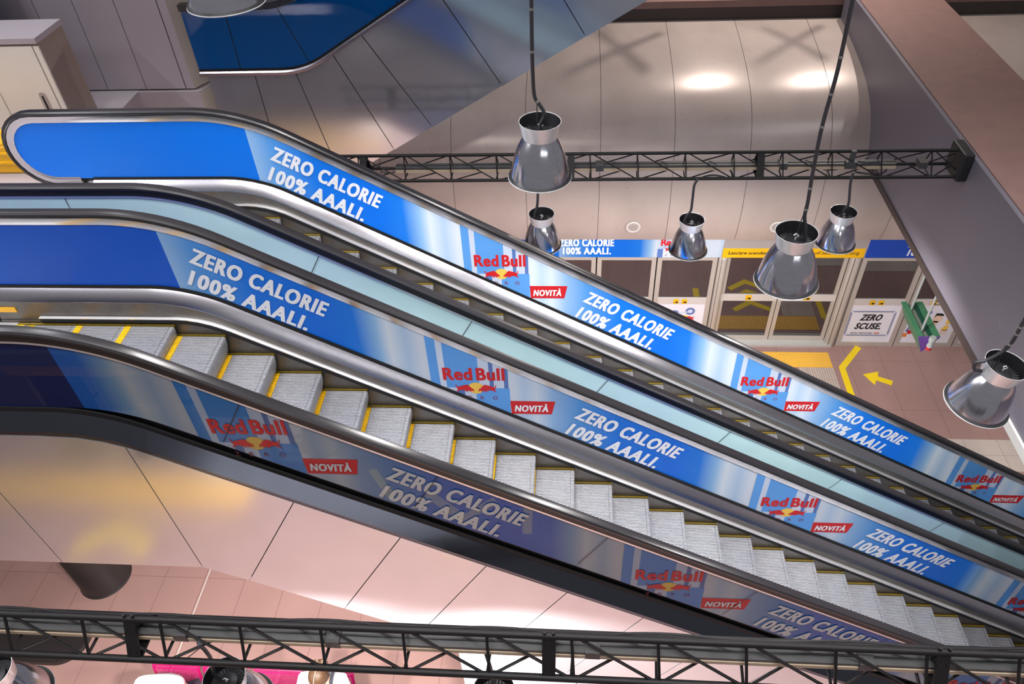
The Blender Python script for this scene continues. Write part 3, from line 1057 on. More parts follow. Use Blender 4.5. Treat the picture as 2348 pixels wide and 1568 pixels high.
ft = 0.40  # front prints dimmed like their panel, darkening multiplied into the colours
M['f_white'] = mat('slogan_print_dimmed', tuple(c * 0.42 for c in lin(240, 242, 248)[:3]) + (1,), 0.3, 0, 0.3, coat=0.15)
M['f_red'] = mat('red_print_dimmed', tuple(c * 0.5 for c in lin(214, 32, 40)[:3]) + (1,), 0.3, 0, 0.3, coat=0.15)
M['f_gold'] = mat('yellow_print_dimmed', tuple(c * ft for c in lin(250, 205, 90)[:3]) + (1,), 0.3, 0, 0.3, coat=0.15)
M['f_navy'] = mat('maroon_print_dimmed', tuple(c * ft for c in lin(150, 40, 80)[:3]) + (1,), 0.3, 0, 0.3, coat=0.15)
M['f_blue'] = mat('can_blue_dimmed', tuple(c * ft for c in lin(60, 140, 220)[:3]) + (1,), 0.3, 0, 0.3, coat=0.3)
M['f_silver'] = mat('can_silver_dimmed', tuple(c * ft for c in lin(190, 205, 232)[:3]) + (1,), 0.3, 0, 0.3, coat=0.3)
M['f_edge'] = mat('can_shade_dimmed', tuple(c * ft for c in lin(70, 110, 180)[:3]) + (1,), 0.3, 0, 0.3, coat=0.3)

make_escalator(0.0, 'nearer escalator going down, ribbed steps in full view, dark advert glass in front', 'near')
far_esc = make_escalator(1.96, 'farther escalator with the bright blue advert and rounded handrail end', 'far')
far_esc.location.z -= 0.06

# white glazed enclosure under the nearer escalator
enc = empty('glazed_enclosure', (5.8, -1.35, FZ), 'white glossy glazed wall under the lower half of the nearer escalator', 'wall panel')
eb = (5.8, -1.35, FZ)
for a, b in ((3.24, 4.45), (4.46, 5.67), (5.68, 6.89)):
    zt = lambda x: -1.70 - x * T30
    p = [(a, FZ), (b, FZ), (b, max(FZ + 0.02, zt(b))), (a, max(FZ + 0.02, zt(a)))]
    MB().prism([(x, -1.37, z) for x, z in p], (0, 0.03, 0)).build('glazed_panel', M['whiteglaze'], enc, base=eb)
MB().box(3.21, 3.24, -1.38, -1.33, FZ, -3.6).build('edge_post', M['frame_light'], enc, base=eb)

# ------------------------------------------------------------------ the ascending escalator behind and the upper landing
UY = 4.8
ub = Vector((2, UY + 0.7, FZ))
up = empty('escalator', ub, 'escalator rising to the upper right behind, steel cladding under navy glass', 'escalator')


def uprof(x, zl, h, R=1.2):
    """mirror image of prof: flat, then rising"""
    x1 = (zl - h) / T30
    T = R * math.tan(PI / 12)
    c = math.cos(PI / 6)
    if x <= x1 - T: return zl
    if x < x1 + T * c: return zl + R - math.sqrt(max(0, R * R - (x - x1 + T) ** 2))
    return h + x * T30


UXS = [-0.7, -0.3] + [0.0 + 0.1 * i for i in range(22)] + [2.4, 3, 4, 5, 6, 7, 8, 9]
UG = (-0.27, -0.70)   # glass lower edge (landing height, offset of the rising line)


def usweep(sec, xs=None):
    return MB().loft([[(x, y, uprof(x, zl, h)) for y, zl, h in sec] for x in (xs or UXS)])


usweep([(UY, UG[0], UG[1]), (UY, UG[0] + 0.80, UG[1] + 0.82), (UY + 0.03, UG[0] + 0.80, UG[1] + 0.82), (UY + 0.03, UG[0], UG[1])]).build('glass_balustrade', M['bluglass'], up, True, ub)['label'] = 'dark navy glass balustrade'
for xt in (-0.12, 0.85, 2.15, 3.45, 4.7):
    z0, z1 = uprof(xt, UG[0], UG[1]), uprof(xt, UG[0] + 0.80, UG[1] + 0.82)
    dxx = 0 if xt < 0.5 else -0.3
    MB().add([(xt - 0.006, UY - 0.002, z0), (xt + 0.006, UY - 0.002, z0), (xt + 0.006 + dxx, UY - 0.002, z1), (xt - 0.006 + dxx, UY - 0.002, z1)], [(0, 1, 2, 3)]).build('panel_joint', M['gasket'], up, base=ub)
usweep([(UY - 0.03, UG[0] - 0.06, UG[1] - 0.06), (UY - 0.035, UG[0] - 0.02, UG[1] - 0.02), (UY + 0.01, UG[0] + 0.01, UG[1] + 0.01), (UY + 0.05, UG[0] - 0.06, UG[1] - 0.06)]).build('decking_edge', M['steel'], up, True, ub)
usweep([(UY - 0.01, UG[0] + 0.0, UG[1] + 0.0), (UY - 0.012, UG[0] + 0.03, UG[1] + 0.03), (UY + 0.04, UG[0] + 0.03, UG[1] + 0.03), (UY + 0.04, UG[0], UG[1])]).build('glass_gasket', M['gasket'], up, False, ub)
# rail on top of the glass
usweep([(UY - 0.04, UG[0] + 0.80, UG[1] + 0.84), (UY - 0.04, UG[0] + 0.88, UG[1] + 0.92), (UY + 0.07, UG[0] + 0.88, UG[1] + 0.92), (UY + 0.07, UG[0] + 0.80, UG[1] + 0.84)]).build('handrail', M['rubber'], up, True, ub)
tzu = lambda x: uprof(x, UG[0] - 0.06, UG[1] - 0.06)
usm = [-0.62, 0.05, 0.62, 1.18, 1.61, 2.62, 3.72, 4.72, 5.75, 6.8, 7.9]
EU = Vector((-0.5, 0, 0.866))
polys = []
bz = lambda x: uprof(x, -2.35, -2.50, 0.1)
for a, b in zip(usm[:-1], usm[1:]):
    ka = 0 if a < 0.0 else min(1, a / 1.5)
    kb = 0 if b < 0.0 else min(1, b / 1.5)
    ft_ = lambda x, k: ((x + 0.78 * k), None)
    xa, xb2 = a + 0.78 * ka, b + 0.78 * kb
    n = 5
    topv = [(a + 0.006 + (b - a - 0.012) * i / n) for i in range(n + 1)]
    pl = [(x, tzu(x)) for x in topv] + [(xb2 - 0.006, bz(xb2)), (xa + 0.006, bz(xa))]
    polys.append(pl)
for pl in polys:
    MB().prism([(x, UY - 0.0, z) for x, z in pl], (0, 0.012, 0)).build('cladding_panel', M['clad'], up, base=ub)
vs_ = []
xs2 = [-0.62 + 0.2 * i for i in range(45)]
bk = MB()
for x in xs2:
    vs_ += [(x, UY + 0.014, tzu(x)), (x, UY + 0.014, bz(x))]
bk.add(vs_, [(2 * i, 2 * i + 2, 2 * i + 3, 2 * i + 1) for i in range(len(xs2) - 1)])
bk.build('cladding_backing', M['clad_gap'], up, base=ub)
MB().loft([[(x, UY + 0.01, bz(x)), (x, UY + 1.5, bz(x)), (x, UY + 1.5, bz(x) + 0.04), (x, UY + 0.01, bz(x) + 0.04)] for x in (-0.62, 0.2, 1, 2, 4, 6, 8.3)]).build('soffit_cladding', M['clad'], up, base=ub)

# upper landing slab, column and plinth at the upper left
struct('trim_4', MB().box(-8, -1.72, -1.6, 7.5, -2.3, -0.575), M['plinth'], label='upper landing slab at the left', cat='floor')
cl = empty('clad_column', (-1.8, 5.2, -0.56), 'wide column clad in lilac grey panels at the upper left', 'column')
cb_ = (-1.8, 5.2, -0.56)
xs_ = [-3.3, -2.70, -2.16, -1.60, -1.03]
for a, b in zip(xs_[:-1], xs_[1:]):
    MB().box(a + 0.005, b - 0.005, 4.9, 4.93, -0.555, 3.2).build('cladding_panel', M['panelgrey'], cl, base=cb_)
MB().box(-1.02, -0.905, 4.9, 4.93, -0.555, 3.2).build('edge_panel', M['panelgrey'], cl, base=cb_)
MB().prism([(-0.905, 4.9, -0.555), (-0.905, 4.93, -0.555), (-0.76, 5.22, -0.555), (-0.745, 5.21, -0.555)], (0, 0, 3.75)).build('side_panel', M['pale_plate'], cl, base=cb_)
MB().box(-3.3, -0.91, 4.935, 5.5, -0.555, 3.2).build('core', M['clad_gap'], cl, base=cb_)
pl_ = empty('plinth', (-1.8, 5.2, -2.0), 'grey plinth carrying the clad column above the escalator handrail', 'plinth')
pb = (-1.8, 5.2, -2.0)
MB().prism([(-3.4, 4.86, -2.3), (-0.83, 4.86, -2.3), (-0.62, 5.26, -2.3), (-0.62, 5.6, -2.3), (-3.4, 5.6, -2.3)], (0, 0, 1.72)).build('block', M['plinth'], pl_, base=pb)
MB().prism([(-0.828, 4.855, -2.3), (-0.826, 4.85, -2.3), (-0.60, 5.24, -2.3), (-0.615, 5.26, -2.3)], (0, 0, 1.70)).build('end_plate', M['pale_plate'], pl_, base=pb)

cab = empty('equipment_cabinet', (-2.4, 3.9, -0.575), 'cream metal cabinet with a recessed handle at the left edge', 'cabinet')
qb = (-2.4, 3.9, -0.575)
MB().box(-4.4, -1.96, 3.64, 4.2, -0.575, 0.60).build('body', M['cabinet_side'], cab, base=qb)
MB().box(-4.42, -1.95, 3.6, 4.22, 0.60, 0.665).build('top', M['panelgrey'], cab, base=qb)
d1 = MB().box(-2.72, -2.04, 3.612, 3.64, -0.56, 0.57).build('door', M['cabinet'], cab, base=qb)
MB().box(-2.025, -1.962, 3.615, 3.64, -0.56, 0.57).build('door_jamb', M['cabinet'], cab, base=qb)
MB().box(-4.4, -2.735, 3.612, 3.64, -0.56, 0.57).build('door', M['cabinet'], cab, base=qb)
hd = MB()
hpts = []
for k in range(24):
    a = 2 * PI * k / 24
    hpts.append((-2.19 + 0.045 * math.cos(a), 3.603, -0.16 + (0.12 if math.sin(a) > 0 else -0.12) + 0.045 * math.sin(a)))
hd.prism(hpts, (0, 0.012, 0))
hd.build('handle', M['panelgrey'], d1, base=qb)
MB().box(-2.20, -2.18, 3.596, 3.604, -0.30, -0.04).build('handle_slot', M['blackplastic'], d1, base=qb)

yb_ = empty('storage_bin', (-2.3, 2.9, -0.575), 'yellow ribbed plastic bin behind the rounded handrail end', 'bin')
yq = (-2.3, 2.9, -0.575)
MB().box(-3.4, -1.74, 2.66, 3.15, -0.575, at(0, 294, 3.15).z).build('body', M['yellowbox'], yb_, base=yq, bevel=0.03)
mb = MB()
for k in range(3):
    mb.box(-3.3, -1.95, 2.645, 2.665, -0.45 + 0.12 * k, -0.41 + 0.12 * k)
mb.build('rib', M['yellowbox'], yb_, base=yq, bevel=0.008)

wn = empty('window_1', (-3.2, 4.6, 0.0), 'dark framed window at the top left corner', 'window')
tag(wn, kind='structure')
wq = (-3.2, 4.6, 0.0)
MB().box(-3.17, -3.03, 4.5, 4.62, -0.56, 3).build('window_frame', M['beamlip'], wn, base=wq)
MB().box(-5.0, -3.17, 4.54, 4.57, -0.56, 3).build('window_pane', M['bluglass'], wn, base=wq)

# ------------------------------------------------------------------ columns on the lower floor
c1 = atz(243, 1322, FZ)
MB().lathe([(0.0005, FZ), (0.40, FZ), (0.385, FZ + 0.02), (0.375, FZ + 0.06), (0.375, -2.3), (0.0005, -2.3)], (c1.x, c1.y, 0), 48).build('round_column', M['column'], None, True, (c1.x, c1.y, FZ))
tag(bpy.context.scene.objects['round_column'], 'charcoal round column standing on the pink floor under the escalator', 'column')
c2 = atz(130, 1452, FZ)
c2 = atz(150, 1466, FZ)
pts = []
for k in range(25):
    a = -PI / 2 + PI * k / 24
    pts.append((c2.x + 0.40 * math.cos(a), c2.y + 0.40 * math.sin(a)))
for k in range(25):
    a = PI / 2 + PI * k / 24
    pts.append((c2.x - 1.3 + 0.40 * math.cos(a), c2.y + 0.40 * math.sin(a)))
o = MB().prism([(x - c2.x, y - c2.y, 0) for x, y in pts], (0, 0, 0.09)).build('floor_plinth', M['column'], None, True, (0, 0, 0))
o.location = (c2.x, c2.y, FZ)
tag(o, 'low dark oblong plinth with rounded end on the pink floor behind the foreground truss', 'plinth')


# ------------------------------------------------------------------ platform screen doors
def icons(mb_y, mb_k, x, y, z, n, s=0.10):
    for i in range(n):
        a = x + i * s * 1.55
        put_quad(mb_y, (a, y, z), (a + s, y, z), (a + s, y, z + s * 1.1), (a, y, z + s * 1.1))
        yy = y - 0.003
        put_quad(mb_k, (a + s * .42, yy, z + s * .2), (a + s * .85, yy, z + s * .2), (a + s * .9, yy, z + s * .55), (a + s * .4, yy, z + s * .55))
        put_quad(mb_k, (a + s * .12, yy, z + s * .2), (a + s * .22, yy, z + s * .2), (a + s * .22, yy, z + s * .42), (a + s * .12, yy, z + s * .42))


X_, Z_ = Vector((1, 0, 0)), Vector((0, 0, 1))
ZT, ZB = -4.80, FZ


def psd_panel(x0, x1, y, label, deco=None, group='fixed glazed panels of the platform doors'):
    root = empty('platform_screen_panel', ((x0 + x1) / 2, y, FZ), label, 'platform screen', group)
    q = ((x0 + x1) / 2, y, FZ)
    g = 0.012
    a, b = x0 + g, x1 - g
    fr = MB()
    fr.box(a, a + 0.085, y - 0.03, y + 0.05, ZB, ZT).box(b - 0.085, b, y - 0.03, y + 0.05, ZB, ZT)
    fr.box(a + 0.085, b - 0.085, y - 0.03, y + 0.05, ZT - 0.06, ZT).box(a + 0.085, b - 0.085, y - 0.03, y + 0.05, ZB, ZB + 0.10)
    fr.build('frame', M['frame'], root, base=q)
    MB().box(a + 0.085, b - 0.085, y + 0.0, y + 0.02, -5.78, ZT - 0.06).build('upper_pane', M['pane'], root, base=q)
    MB().box(a + 0.085, b - 0.085, y - 0.02, y + 0.03, -5.93, -5.78).build('mid_rail', M['frame_light'], root, base=q)
    po = MB().box(a + 0.085, b - 0.085, y - 0.005, y + 0.02, ZB + 0.10, -5.93).build('poster', M['poster'], root, base=q)
    ic, ik = MB(), MB()
    icons(ic, ik, x0 + 0.40, y - 0.024, -5.925, 2, 0.105)
    st = ic.build('door_sticker', M['amber'], root, base=q)
    ik.build('pictogram', M['black_text'], st, base=q)
    yp = y - 0.009
    if deco == 'scuse':
        bl, bk_ = MB(), MB()
        xa, xb, za, zb = x0 + 0.12, x1 - 0.12 - 0.04, -6.74, -6.09
        for w0, w1, m_ in ((0.0, 0.014, bl), (0.022, 0.030, bk_)):
            for p in ((xa + w0 + .03, xb - w0 - .03, zb - w1, zb - w0), (xa + w0 + .03, xb - w0 - .03, za + w0, za + w1)):
                put_quad(m_, (p[0], yp, p[2]), (p[1], yp, p[2]), (p[1], yp, p[3]), (p[0], yp, p[3]))
            for p in ((xa + w0, xa + w1), (xb - w1, xb - w0)):
                put_quad(m_, (p[0], yp, za + w0 + .03), (p[1], yp, za + w0 + .03), (p[1], yp, zb - w0 - .03), (p[0], yp, zb - w0 - .03))
        bl.build('blue_border', M['art_blue'], po, base=q)
        put_text(bk_, 'ZERO', (x0 + 0.33, yp - .002, -6.33), X_, Z_, 0.40, 0.16, 0.012, 1.12, 0.22, 0.035)
        put_text(bk_, 'SCUSE.', (x0 + 0.28, yp - .002, -6.555), X_, Z_, 0.50, 0.16, 0.012, 1.12, 0.22, 0.035)
        put_text(bk_, 'RED BULL TI METTE LE AAALI.', (x0 + 0.24, yp - .002, -6.68), X_, Z_, 0.42, 0.032, 0.02, 1.0, 0.2)
        bk_.build('poster_lettering', M['black_text'], po, base=q)
        lg = MB()
        put_bull(lg, (x0 + 0.69, yp - .003, -6.68), X_, Z_, 0.06)
        put_bull(lg, (x0 + 0.745, yp - .003, -6.68), X_, Z_, 0.06, True)
        lg.build('logo_print', M['art_red'], po, base=q)
        sg = MB()
        put_disc(sg, (x0 + 0.745, yp - .001, -6.662), X_, Z_, 0.022, 16)
        sg.build('logo_sun', M['gold'], po, base=q)
    elif deco == 'gym':
        bl, rd, gd = MB(), MB(), MB()
        for cx, cz, r in ((x0 + .46, -6.19, .085), (x0 + .76, -6.13, .095)):
            put_disc(bl, (cx, yp, cz), X_, Z_, r)
        put_quad(rd, (x0 + .22, yp, -6.20), (x0 + .24, yp, -6.23), (x0 + .36, yp, -6.10), (x0 + .34, yp, -6.08))
        put_disc(gd, (x0 + .66, yp - .002, -6.33), X_, Z_, .10)
        put_bull(rd, (x0 + .42, yp - .004, -6.36), X_, Z_, .2)
        put_bull(rd, (x0 + .66, yp - .004, -6.36), X_, Z_, .2, True)
        sl = MB()
        for cx, cz, r in ((x0 + .46, -6.19, .04), (x0 + .76, -6.13, .045)):
            put_disc(sl, (cx, yp - .003, cz), X_, Z_, r)
        put_quad(sl, (x0 + .46, yp - .004, -6.21), (x0 + .76, yp - .004, -6.15), (x0 + .76, yp - .004, -6.12), (x0 + .46, yp - .004, -6.18))
        bl.build('dumbbell_print', M['art_blue'], po, base=q)
        sl.build('dumbbell_bar_print', M['can_silver'], po, base=q)
        rd.build('red_print', M['art_red'], po, base=q)
        gd.build('sun_print', M['gold'], po, base=q)
    elif deco == 'people':
        sk, hr, ye2, rd, bl, og = MB(), MB(), MB(), MB(), MB(), MB()
        put_disc(sk, (x0 + .66, yp, -6.28), X_, Z_, .095)
        put_quad(sk, (x0 + .58, yp, -6.5), (x0 + .66, yp, -6.52), (x0 + .70, yp, -6.34), (x0 + .60, yp, -6.33))
        put_quad(hr, (x0 + .58, yp - .002, -6.25), (x0 + .62, yp - .002, -6.19), (x0 + .76, yp - .002, -6.2), (x0 + .72, yp - .002, -6.14), (x0 + .60, yp - .002, -6.13))
        put_disc(hr, (x0 + .86, yp - .002, -6.18), X_, Z_, .055)
        put_disc(sk, (x0 + .875, yp - .003, -6.21), X_, Z_, .04)
        put_quad(og, (x0 + .57, yp, -6.52), (x0 + .64, yp, -6.56), (x0 + .64, yp, -6.40), (x0 + .60, yp, -6.38))
        put_quad(ye2, (x0 + .84, yp, -6.40), (x0 + .93, yp, -6.40), (x0 + .93, yp, -6.28), (x0 + .85, yp, -6.28))
        put_quad(ye2, (x0 + .80, yp, -6.58), (x0 + .93, yp, -6.58), (x0 + .93, yp, -6.46), (x0 + .84, yp, -6.46))
        put_quad(sk, (x0 + .81, yp, -6.74), (x0 + .84, yp, -6.74), (x0 + .88, yp, -6.56), (x0 + .84, yp, -6.56))
        put_quad(sk, (x0 + .89, yp, -6.70), (x0 + .915, yp, -6.70), (x0 + .925, yp, -6.56), (x0 + .89, yp, -6.56))
        put_quad(sk, (x0 + .86, yp - .001, -6.46), (x0 + .92, yp - .001, -6.46), (x0 + .92, yp - .001, -6.40), (x0 + .86, yp - .001, -6.40))
        put_disc(rd, (x0 + .24, yp, -6.62), X_, Z_, .06)
        put_quad(og, (x0 + .12, yp, -6.76), (x0 + .20, yp, -6.76), (x0 + .20, yp, -6.66), (x0 + .12, yp, -6.66))
        put_quad(bl, (x0 + .14, yp, -6.62), (x0 + .18, yp, -6.62), (x0 + .24, yp, -6.40), (x0 + .20, yp, -6.40))
        put_disc(bl, (x0 + .46, yp, -6.12), X_, Z_, .05)
        for mb_, nm, mm in ((sk, 'skin_print', 'art_skin'), (hr, 'hair_print', 'black_text'), (ye2, 'yellow_print', 'gold'), (rd, 'red_print', 'art_red'), (bl, 'blue_print', 'art_blue'), (og, 'orange_print', 'art_orange')):
            for f_ in mb_.f:
                MB().add([mb_.v[i] for i in f_], [tuple(range(len(f_)))]).build(nm, M[mm], po, base=q)
        tx = MB()
        put_text(tx, 'Binario', (x0 + .48, y - .024, -5.84), X_, Z_, .24, .05, .01)
        put_text(tx, 'Platform', (x0 + .44, y - .024, -5.92), X_, Z_, .28, .05, -0.005)
        tx.build('platform_lettering', M['black_text'], root, base=q)
    return root


def sliding_pair(x0, x1, y, labels):
    mid = (x0 + x1) / 2
    for i, (a, b) in enumerate(((x0, mid - 0.008), (mid + 0.008, x1))):
        q = ((a + b) / 2, y, FZ)
        root = empty('sliding_door', q, labels[i], 'door', 'glazed sliding platform doors')
        fr = MB().box(a, a + 0.075, y - 0.02, y + 0.03, ZB + 0.05, ZT - 0.004).box(b - 0.075, b, y - 0.02, y + 0.03, ZB + 0.05, ZT - 0.004)
        fr.box(a + 0.075, b - 0.075, y - 0.02, y + 0.03, ZB + 0.05, ZB + 0.15).box(a + 0.075, b - 0.075, y - 0.02, y + 0.03, ZT - 0.08, ZT - 0.004)
        fr.build('frame', M['frame'], root, base=q)
        MB().box(a + 0.075, b - 0.075, y, y + 0.015, -5.765, ZT - 0.08).build('upper_pane', M['pane'], root, base=q)
        MB().box(a + 0.075, b - 0.075, y, y + 0.015, ZB + 0.15, -5.92).build('lower_pane', M['pane'], root, base=q)
        MB().box(a + 0.01, b - 0.01, y - 0.026, y + 0.02, -5.92, -5.765).build('mid_rail', M['frame_light'], root, base=q)
        ic, ik = MB(), MB()
        icons(ic, ik, (a + b) / 2 - 0.06, y - 0.030, -5.90, 1, 0.115)
        st = ic.build('door_sticker', M['amber'], root, base=q)
        ik.build('pictogram', M['black_text'], st, base=q)


def post(x0, x1, y, label):
    q = ((x0 + x1) / 2, y, FZ)
    root = empty('door_post', q, label, 'post', 'posts beside the sliding doors')
    pts = [(x0, y + 0.08), (x0, y - 0.02), (x0 + 0.03, y - 0.05), (x1 - 0.05, y - 0.07), (x1, y - 0.03), (x1, y + 0.08)]
    MB().prism([(px, py, ZB) for px, py in pts], (0, 0, ZT - ZB)).build('shell', M['frame'], root, True, q, 0.02)
    MB().box(x0 + 0.05, x0 + 0.056, y - 0.062, y - 0.04, ZB, ZT).build('rubber_seal', M['darkgap'], root, base=q)


PY = 6.75
psd_panel(2.57, 3.70, PY, 'glazed panel mostly hidden behind the far handrail, leftmost one glimpsed')
psd_panel(3.70, 4.83, PY, 'glazed platform panel under the white slogan on the header')
psd_panel(4.83, 5.96, PY, 'glazed platform panel between the slogan and the header logo')
psd_panel(5.96, 7.09, PY, 'glazed platform panel with a dumbbell poster left of the sliding doors', 'gym')
psd_panel(9.70, 10.84, PY, 'glazed platform panel with the white ZERO SCUSE poster', 'scuse')
psd_panel(10.84, 11.98, PY, 'glazed platform panel with a cartoon people poster behind the green sign', 'people')
psd_panel(11.98, 13.1, PY, 'glazed platform panel at the far right, just past the cartoon poster')
post(7.10, 7.26, PY, 'beige post left of the sliding doors')
post(9.50, 9.69, PY, 'beige post right of the sliding doors')
sliding_pair(7.27, 9.495, 6.85, ('left leaf of the glazed sliding doors', 'right leaf of the glazed sliding doors'))
MB().box(7.0, 9.62, 6.66, 6.98, FZ, FZ + 0.045).build('door_sill', M['sill'])
tag(scene.objects['door_sill'], 'grey white metal sill under the sliding doors', 'sill')
struct('trim_5', MB().box(-9, 15, 6.98, 7.05, FZ, -4.4), M['darkgap'], label='dark backing of the train track behind the doors', cat='trim')

hdq = (8, PY, -4.8)
hdr = empty('door_header', hdq, 'printed header strip above the platform doors', 'sign')
MB().box(-3, 14, PY - 0.02, PY + 0.08, -4.80, -4.30).build('backing', M['fascia'], hdr, base=hdq)
sa = MB().prism([(-2, PY - 0.023, -4.795), (7.13, PY - 0.023, -4.795), (7.15, PY - 0.023, -4.30), (-2, PY - 0.023, -4.30)], (0, 0.003, 0)).build('advert_strip', M['strip_ad'], hdr, base=(0, PY, -4.8))
sa.location = Vector((0, PY, -4.8)) - Vector(hdq)
yh = PY - 0.030
mb = MB()
put_text(mb, 'ZERO CALORIE', (4.12, yh, -4.535), X_, Z_, 1.02, 0.165, 0.012, 1.16, 0.0, 0.042)
put_text(mb, '100% AAALI.', (4.19, yh, -4.72), X_, Z_, 0.90, 0.155, 0.012, 1.16, 0.0, 0.042)
mb.build('slogan_lettering', M['white_text'], sa, base=(0, PY, -4.8))
mb = MB()
put_quad(mb, (5.98, yh + .003, -4.795), (6.8, yh + .003, -4.795), (6.8, yh + .003, -4.60), (5.98, yh + .003, -4.60))
mb.build('can_silver_print', M['can_silver'], sa, base=(0, PY, -4.8))
mb = MB()
put_quad(mb, (5.95, yh + .002, -4.795), (6.05, yh + .002, -4.795), (6.05, yh + .002, -4.60), (5.95, yh + .002, -4.60))
mb.build('can_shade_print', M['can_edge'], sa, base=(0, PY, -4.8))
mb = MB()
put_text(mb, 'Red', (6.0, yh, -4.52), X_, Z_, .27, .15, .035, .92)
put_text(mb, 'Bull', (6.32, yh, -4.52), X_, Z_, .27, .15, .035, .92)
put_bull(mb, (6.08, yh, -4.66), X_, Z_, .19)
put_bull(mb, (6.30, yh, -4.66), X_, Z_, .19, True)
mb.build('logo_lettering', M['red_text'], sa, base=(0, PY, -4.8))
mb = MB()
for ch, xx in zip('ZERO', (6.09, 6.2, 6.31, 6.42)):
    put_text(mb, ch, (xx, yh, -4.76), X_, Z_, .045, .05, 0.0)
mb.build('zero_lettering', M['navy_print'], sa, base=(0, PY, -4.8))
ws = MB().box(7.15, 9.70, PY - 0.024, PY - 0.02, -4.798, -4.59).build('warning_strip', M['amber'], hdr, base=hdq)
mb = MB()
put_text(mb, 'Lasciare scendere prima', (7.25, yh, -4.72), X_, Z_, 1.02, 0.075, 0.012, 1.0, 0.2)
mb.build('warning_lettering', M['black_text'], ws, base=hdq)
mb = MB()
put_text(mb, 'Passenger off before boarding', (8.36, yh, -4.72), X_, Z_, 1.24, 0.075, -0.004, 1.0, 0.2)
mb.build('warning_lettering', M['black_text'], ws, base=hdq)
M['deep_ad'] = mat('solid_blue_header_film', lin(24, 72, 176), 0.4)
sb = MB().prism([(9.725, PY - 0.023, -4.797), (14, PY - 0.023, -4.797), (14, PY - 0.023, -4.30), (9.735, PY - 0.023, -4.30)], (0, 0.003, 0)).build('advert_strip', M['deep_ad'], hdr, base=hdq)
mb = MB()
put_text(mb, 'ZERO CALORIE', (10.42, yh, -4.545), X_, Z_, 1.05, 0.17, 0.037, 1.0, 0.12)
put_text(mb, '100% AAALI.', (10.45, yh, -4.735), X_, Z_, 0.92, 0.16, 0.037, 1.0, 0.12)
mb.build('slogan_lettering', M['white_text'], sb, base=hdq)

tag(MB().box(-6.6, -1.2, -5.95, -5.42, FZ, FZ + 0.008).build('tactile_paving', mat('yellow_tactile_tile_near', lin(240, 184, 70), 0.5, noise=0.06, nscale=12)), 'yellow tactile paving before the opposite doors, mirrored in the steel cladding', 'tactile paving')
tape('floor_chevron', [(-3.9, -4.45), (-3.3, -4.85), (-2.6, -4.5)], 0.16, 'yellow tape chevron near the opposite tactile paving, mirrored in the steel cladding')

# the opposite row of doors, seen only mirrored in the front glass
OY = -6.1
mark = set(scene.objects)
psd_panel(-0.92 + 0, 0.21, 0, 'fixed panel with ZERO SCUSE poster opposite, mirrored in the front glass', 'scuse', 'opposite platform panels')
psd_panel(-2.07, -0.93, 0, 'plain fixed panel opposite, mirrored left of the mirrored poster', None, 'opposite platform panels')
sliding_pair(-4.85, -2.62, 0.1, ('sliding leaf opposite, mirrored in the front glass near its left end', 'sliding leaf opposite, mirrored in the front glass beside the poster'))
for o in [o for o in scene.objects if o not in mark and o.parent is None]:
    o.location = (o.location.x, OY - o.location.y, o.location.z)
    o.rotation_euler = (0, 0, PI)
oh = empty('door_header', (-2, OY, -4.8), 'amber and grey header over the opposite doors, mirrored in the front glass', 'sign')
MB().box(-9, 9, OY - 0.08, OY + 0.02, -4.80, -4.30).build('backing', M['fascia'], oh, base=(-2, OY, -4.8))
MB().box(-5.0, -2.5, OY + 0.02, OY + 0.026, -4.798, -4.59).build('warning_strip', M['amber'], oh, base=(-2, OY, -4.8))

# ------------------------------------------------------------------ hanging sign (green and purple)
zs = -4.75
pA, pB, pC = atz(2067, 692, zs), atz(2113, 692, zs), atz(2104, 771, zs)
xl, xr = (pA.x + pC.x) / 2, (pA.x + pC.x) / 2 + 0.35
yf, yn = pA.y, pC.y
sq = ((xl + xr) / 2, (yf + yn) / 2, zs)
sg = empty('hanging_sign', sq, 'green wedge shaped sign with purple end hanging on two rods below the beam', 'sign')
xm = (xl + xr) / 2 - 0.03
dp = 0.34
L_ = []
MB().prism([(xl, yf, zs), (xl + 0.03, yf, zs), (xm + 0.0, yf, zs - dp + 0.03), (xm, yf, zs - dp)], (0, yn - yf, 0)).build('side_panel', M['green'], sg, base=sq)
MB().prism([(xr, yf, zs), (xr - 0.03, yf, zs), (xm + 0.0, yf, zs - dp + 0.03), (xm, yf, zs - dp)], (0, yn - yf, 0)).build('side_panel', M['green'], sg, base=sq)
MB().box(xl + 0.0, xl + 0.09, yn, yf, zs - 0.012, zs + 0.006).box(xr - 0.10, xr, yn, yf, zs - 0.012, zs + 0.006).build('top_flange', M['green'], sg, base=sq)
MB().box(xr - 0.15, xr - 0.10, yn, yf, zs - 0.06, zs - 0.01).build('inner_strip', M['darkgreen'], sg, base=sq)
MB().box(xl + 0.09, xr - 0.15, yn + 0.0, yf, zs - 0.10, zs - 0.06).build('channel', M['signdust'], sg, base=sq)
MB().prism([(xl, yn, zs), (xr, yn, zs), (xm, yn, zs - dp)], (0, -0.015, 0)).build('end_plate', M['purple'], sg, base=sq)
for fy in (0.18, 0.80):
    yy = yf + (yn - yf) * fy
    MB().tube([(xm - 0.02, yy, zs - 0.08), (xm - 0.02, yy, -2.79)], 0.02, 10).build('rod', M['rod'], sg, True, sq)
mb = MB().lathe([(0.0005, 0.15), (0.05, 0.15), (0.055, 0.13), (0.055, 0.07), (0.04, 0.06), (0.04, 0.0), (0.05, -0.02), (0.05, -0.05), (0.0005, -0.05)], (xm + 0.06, yn - 0.075, zs - 0.10), 20)
be = mb.build('beacon', M['rod'], sg, True, sq)
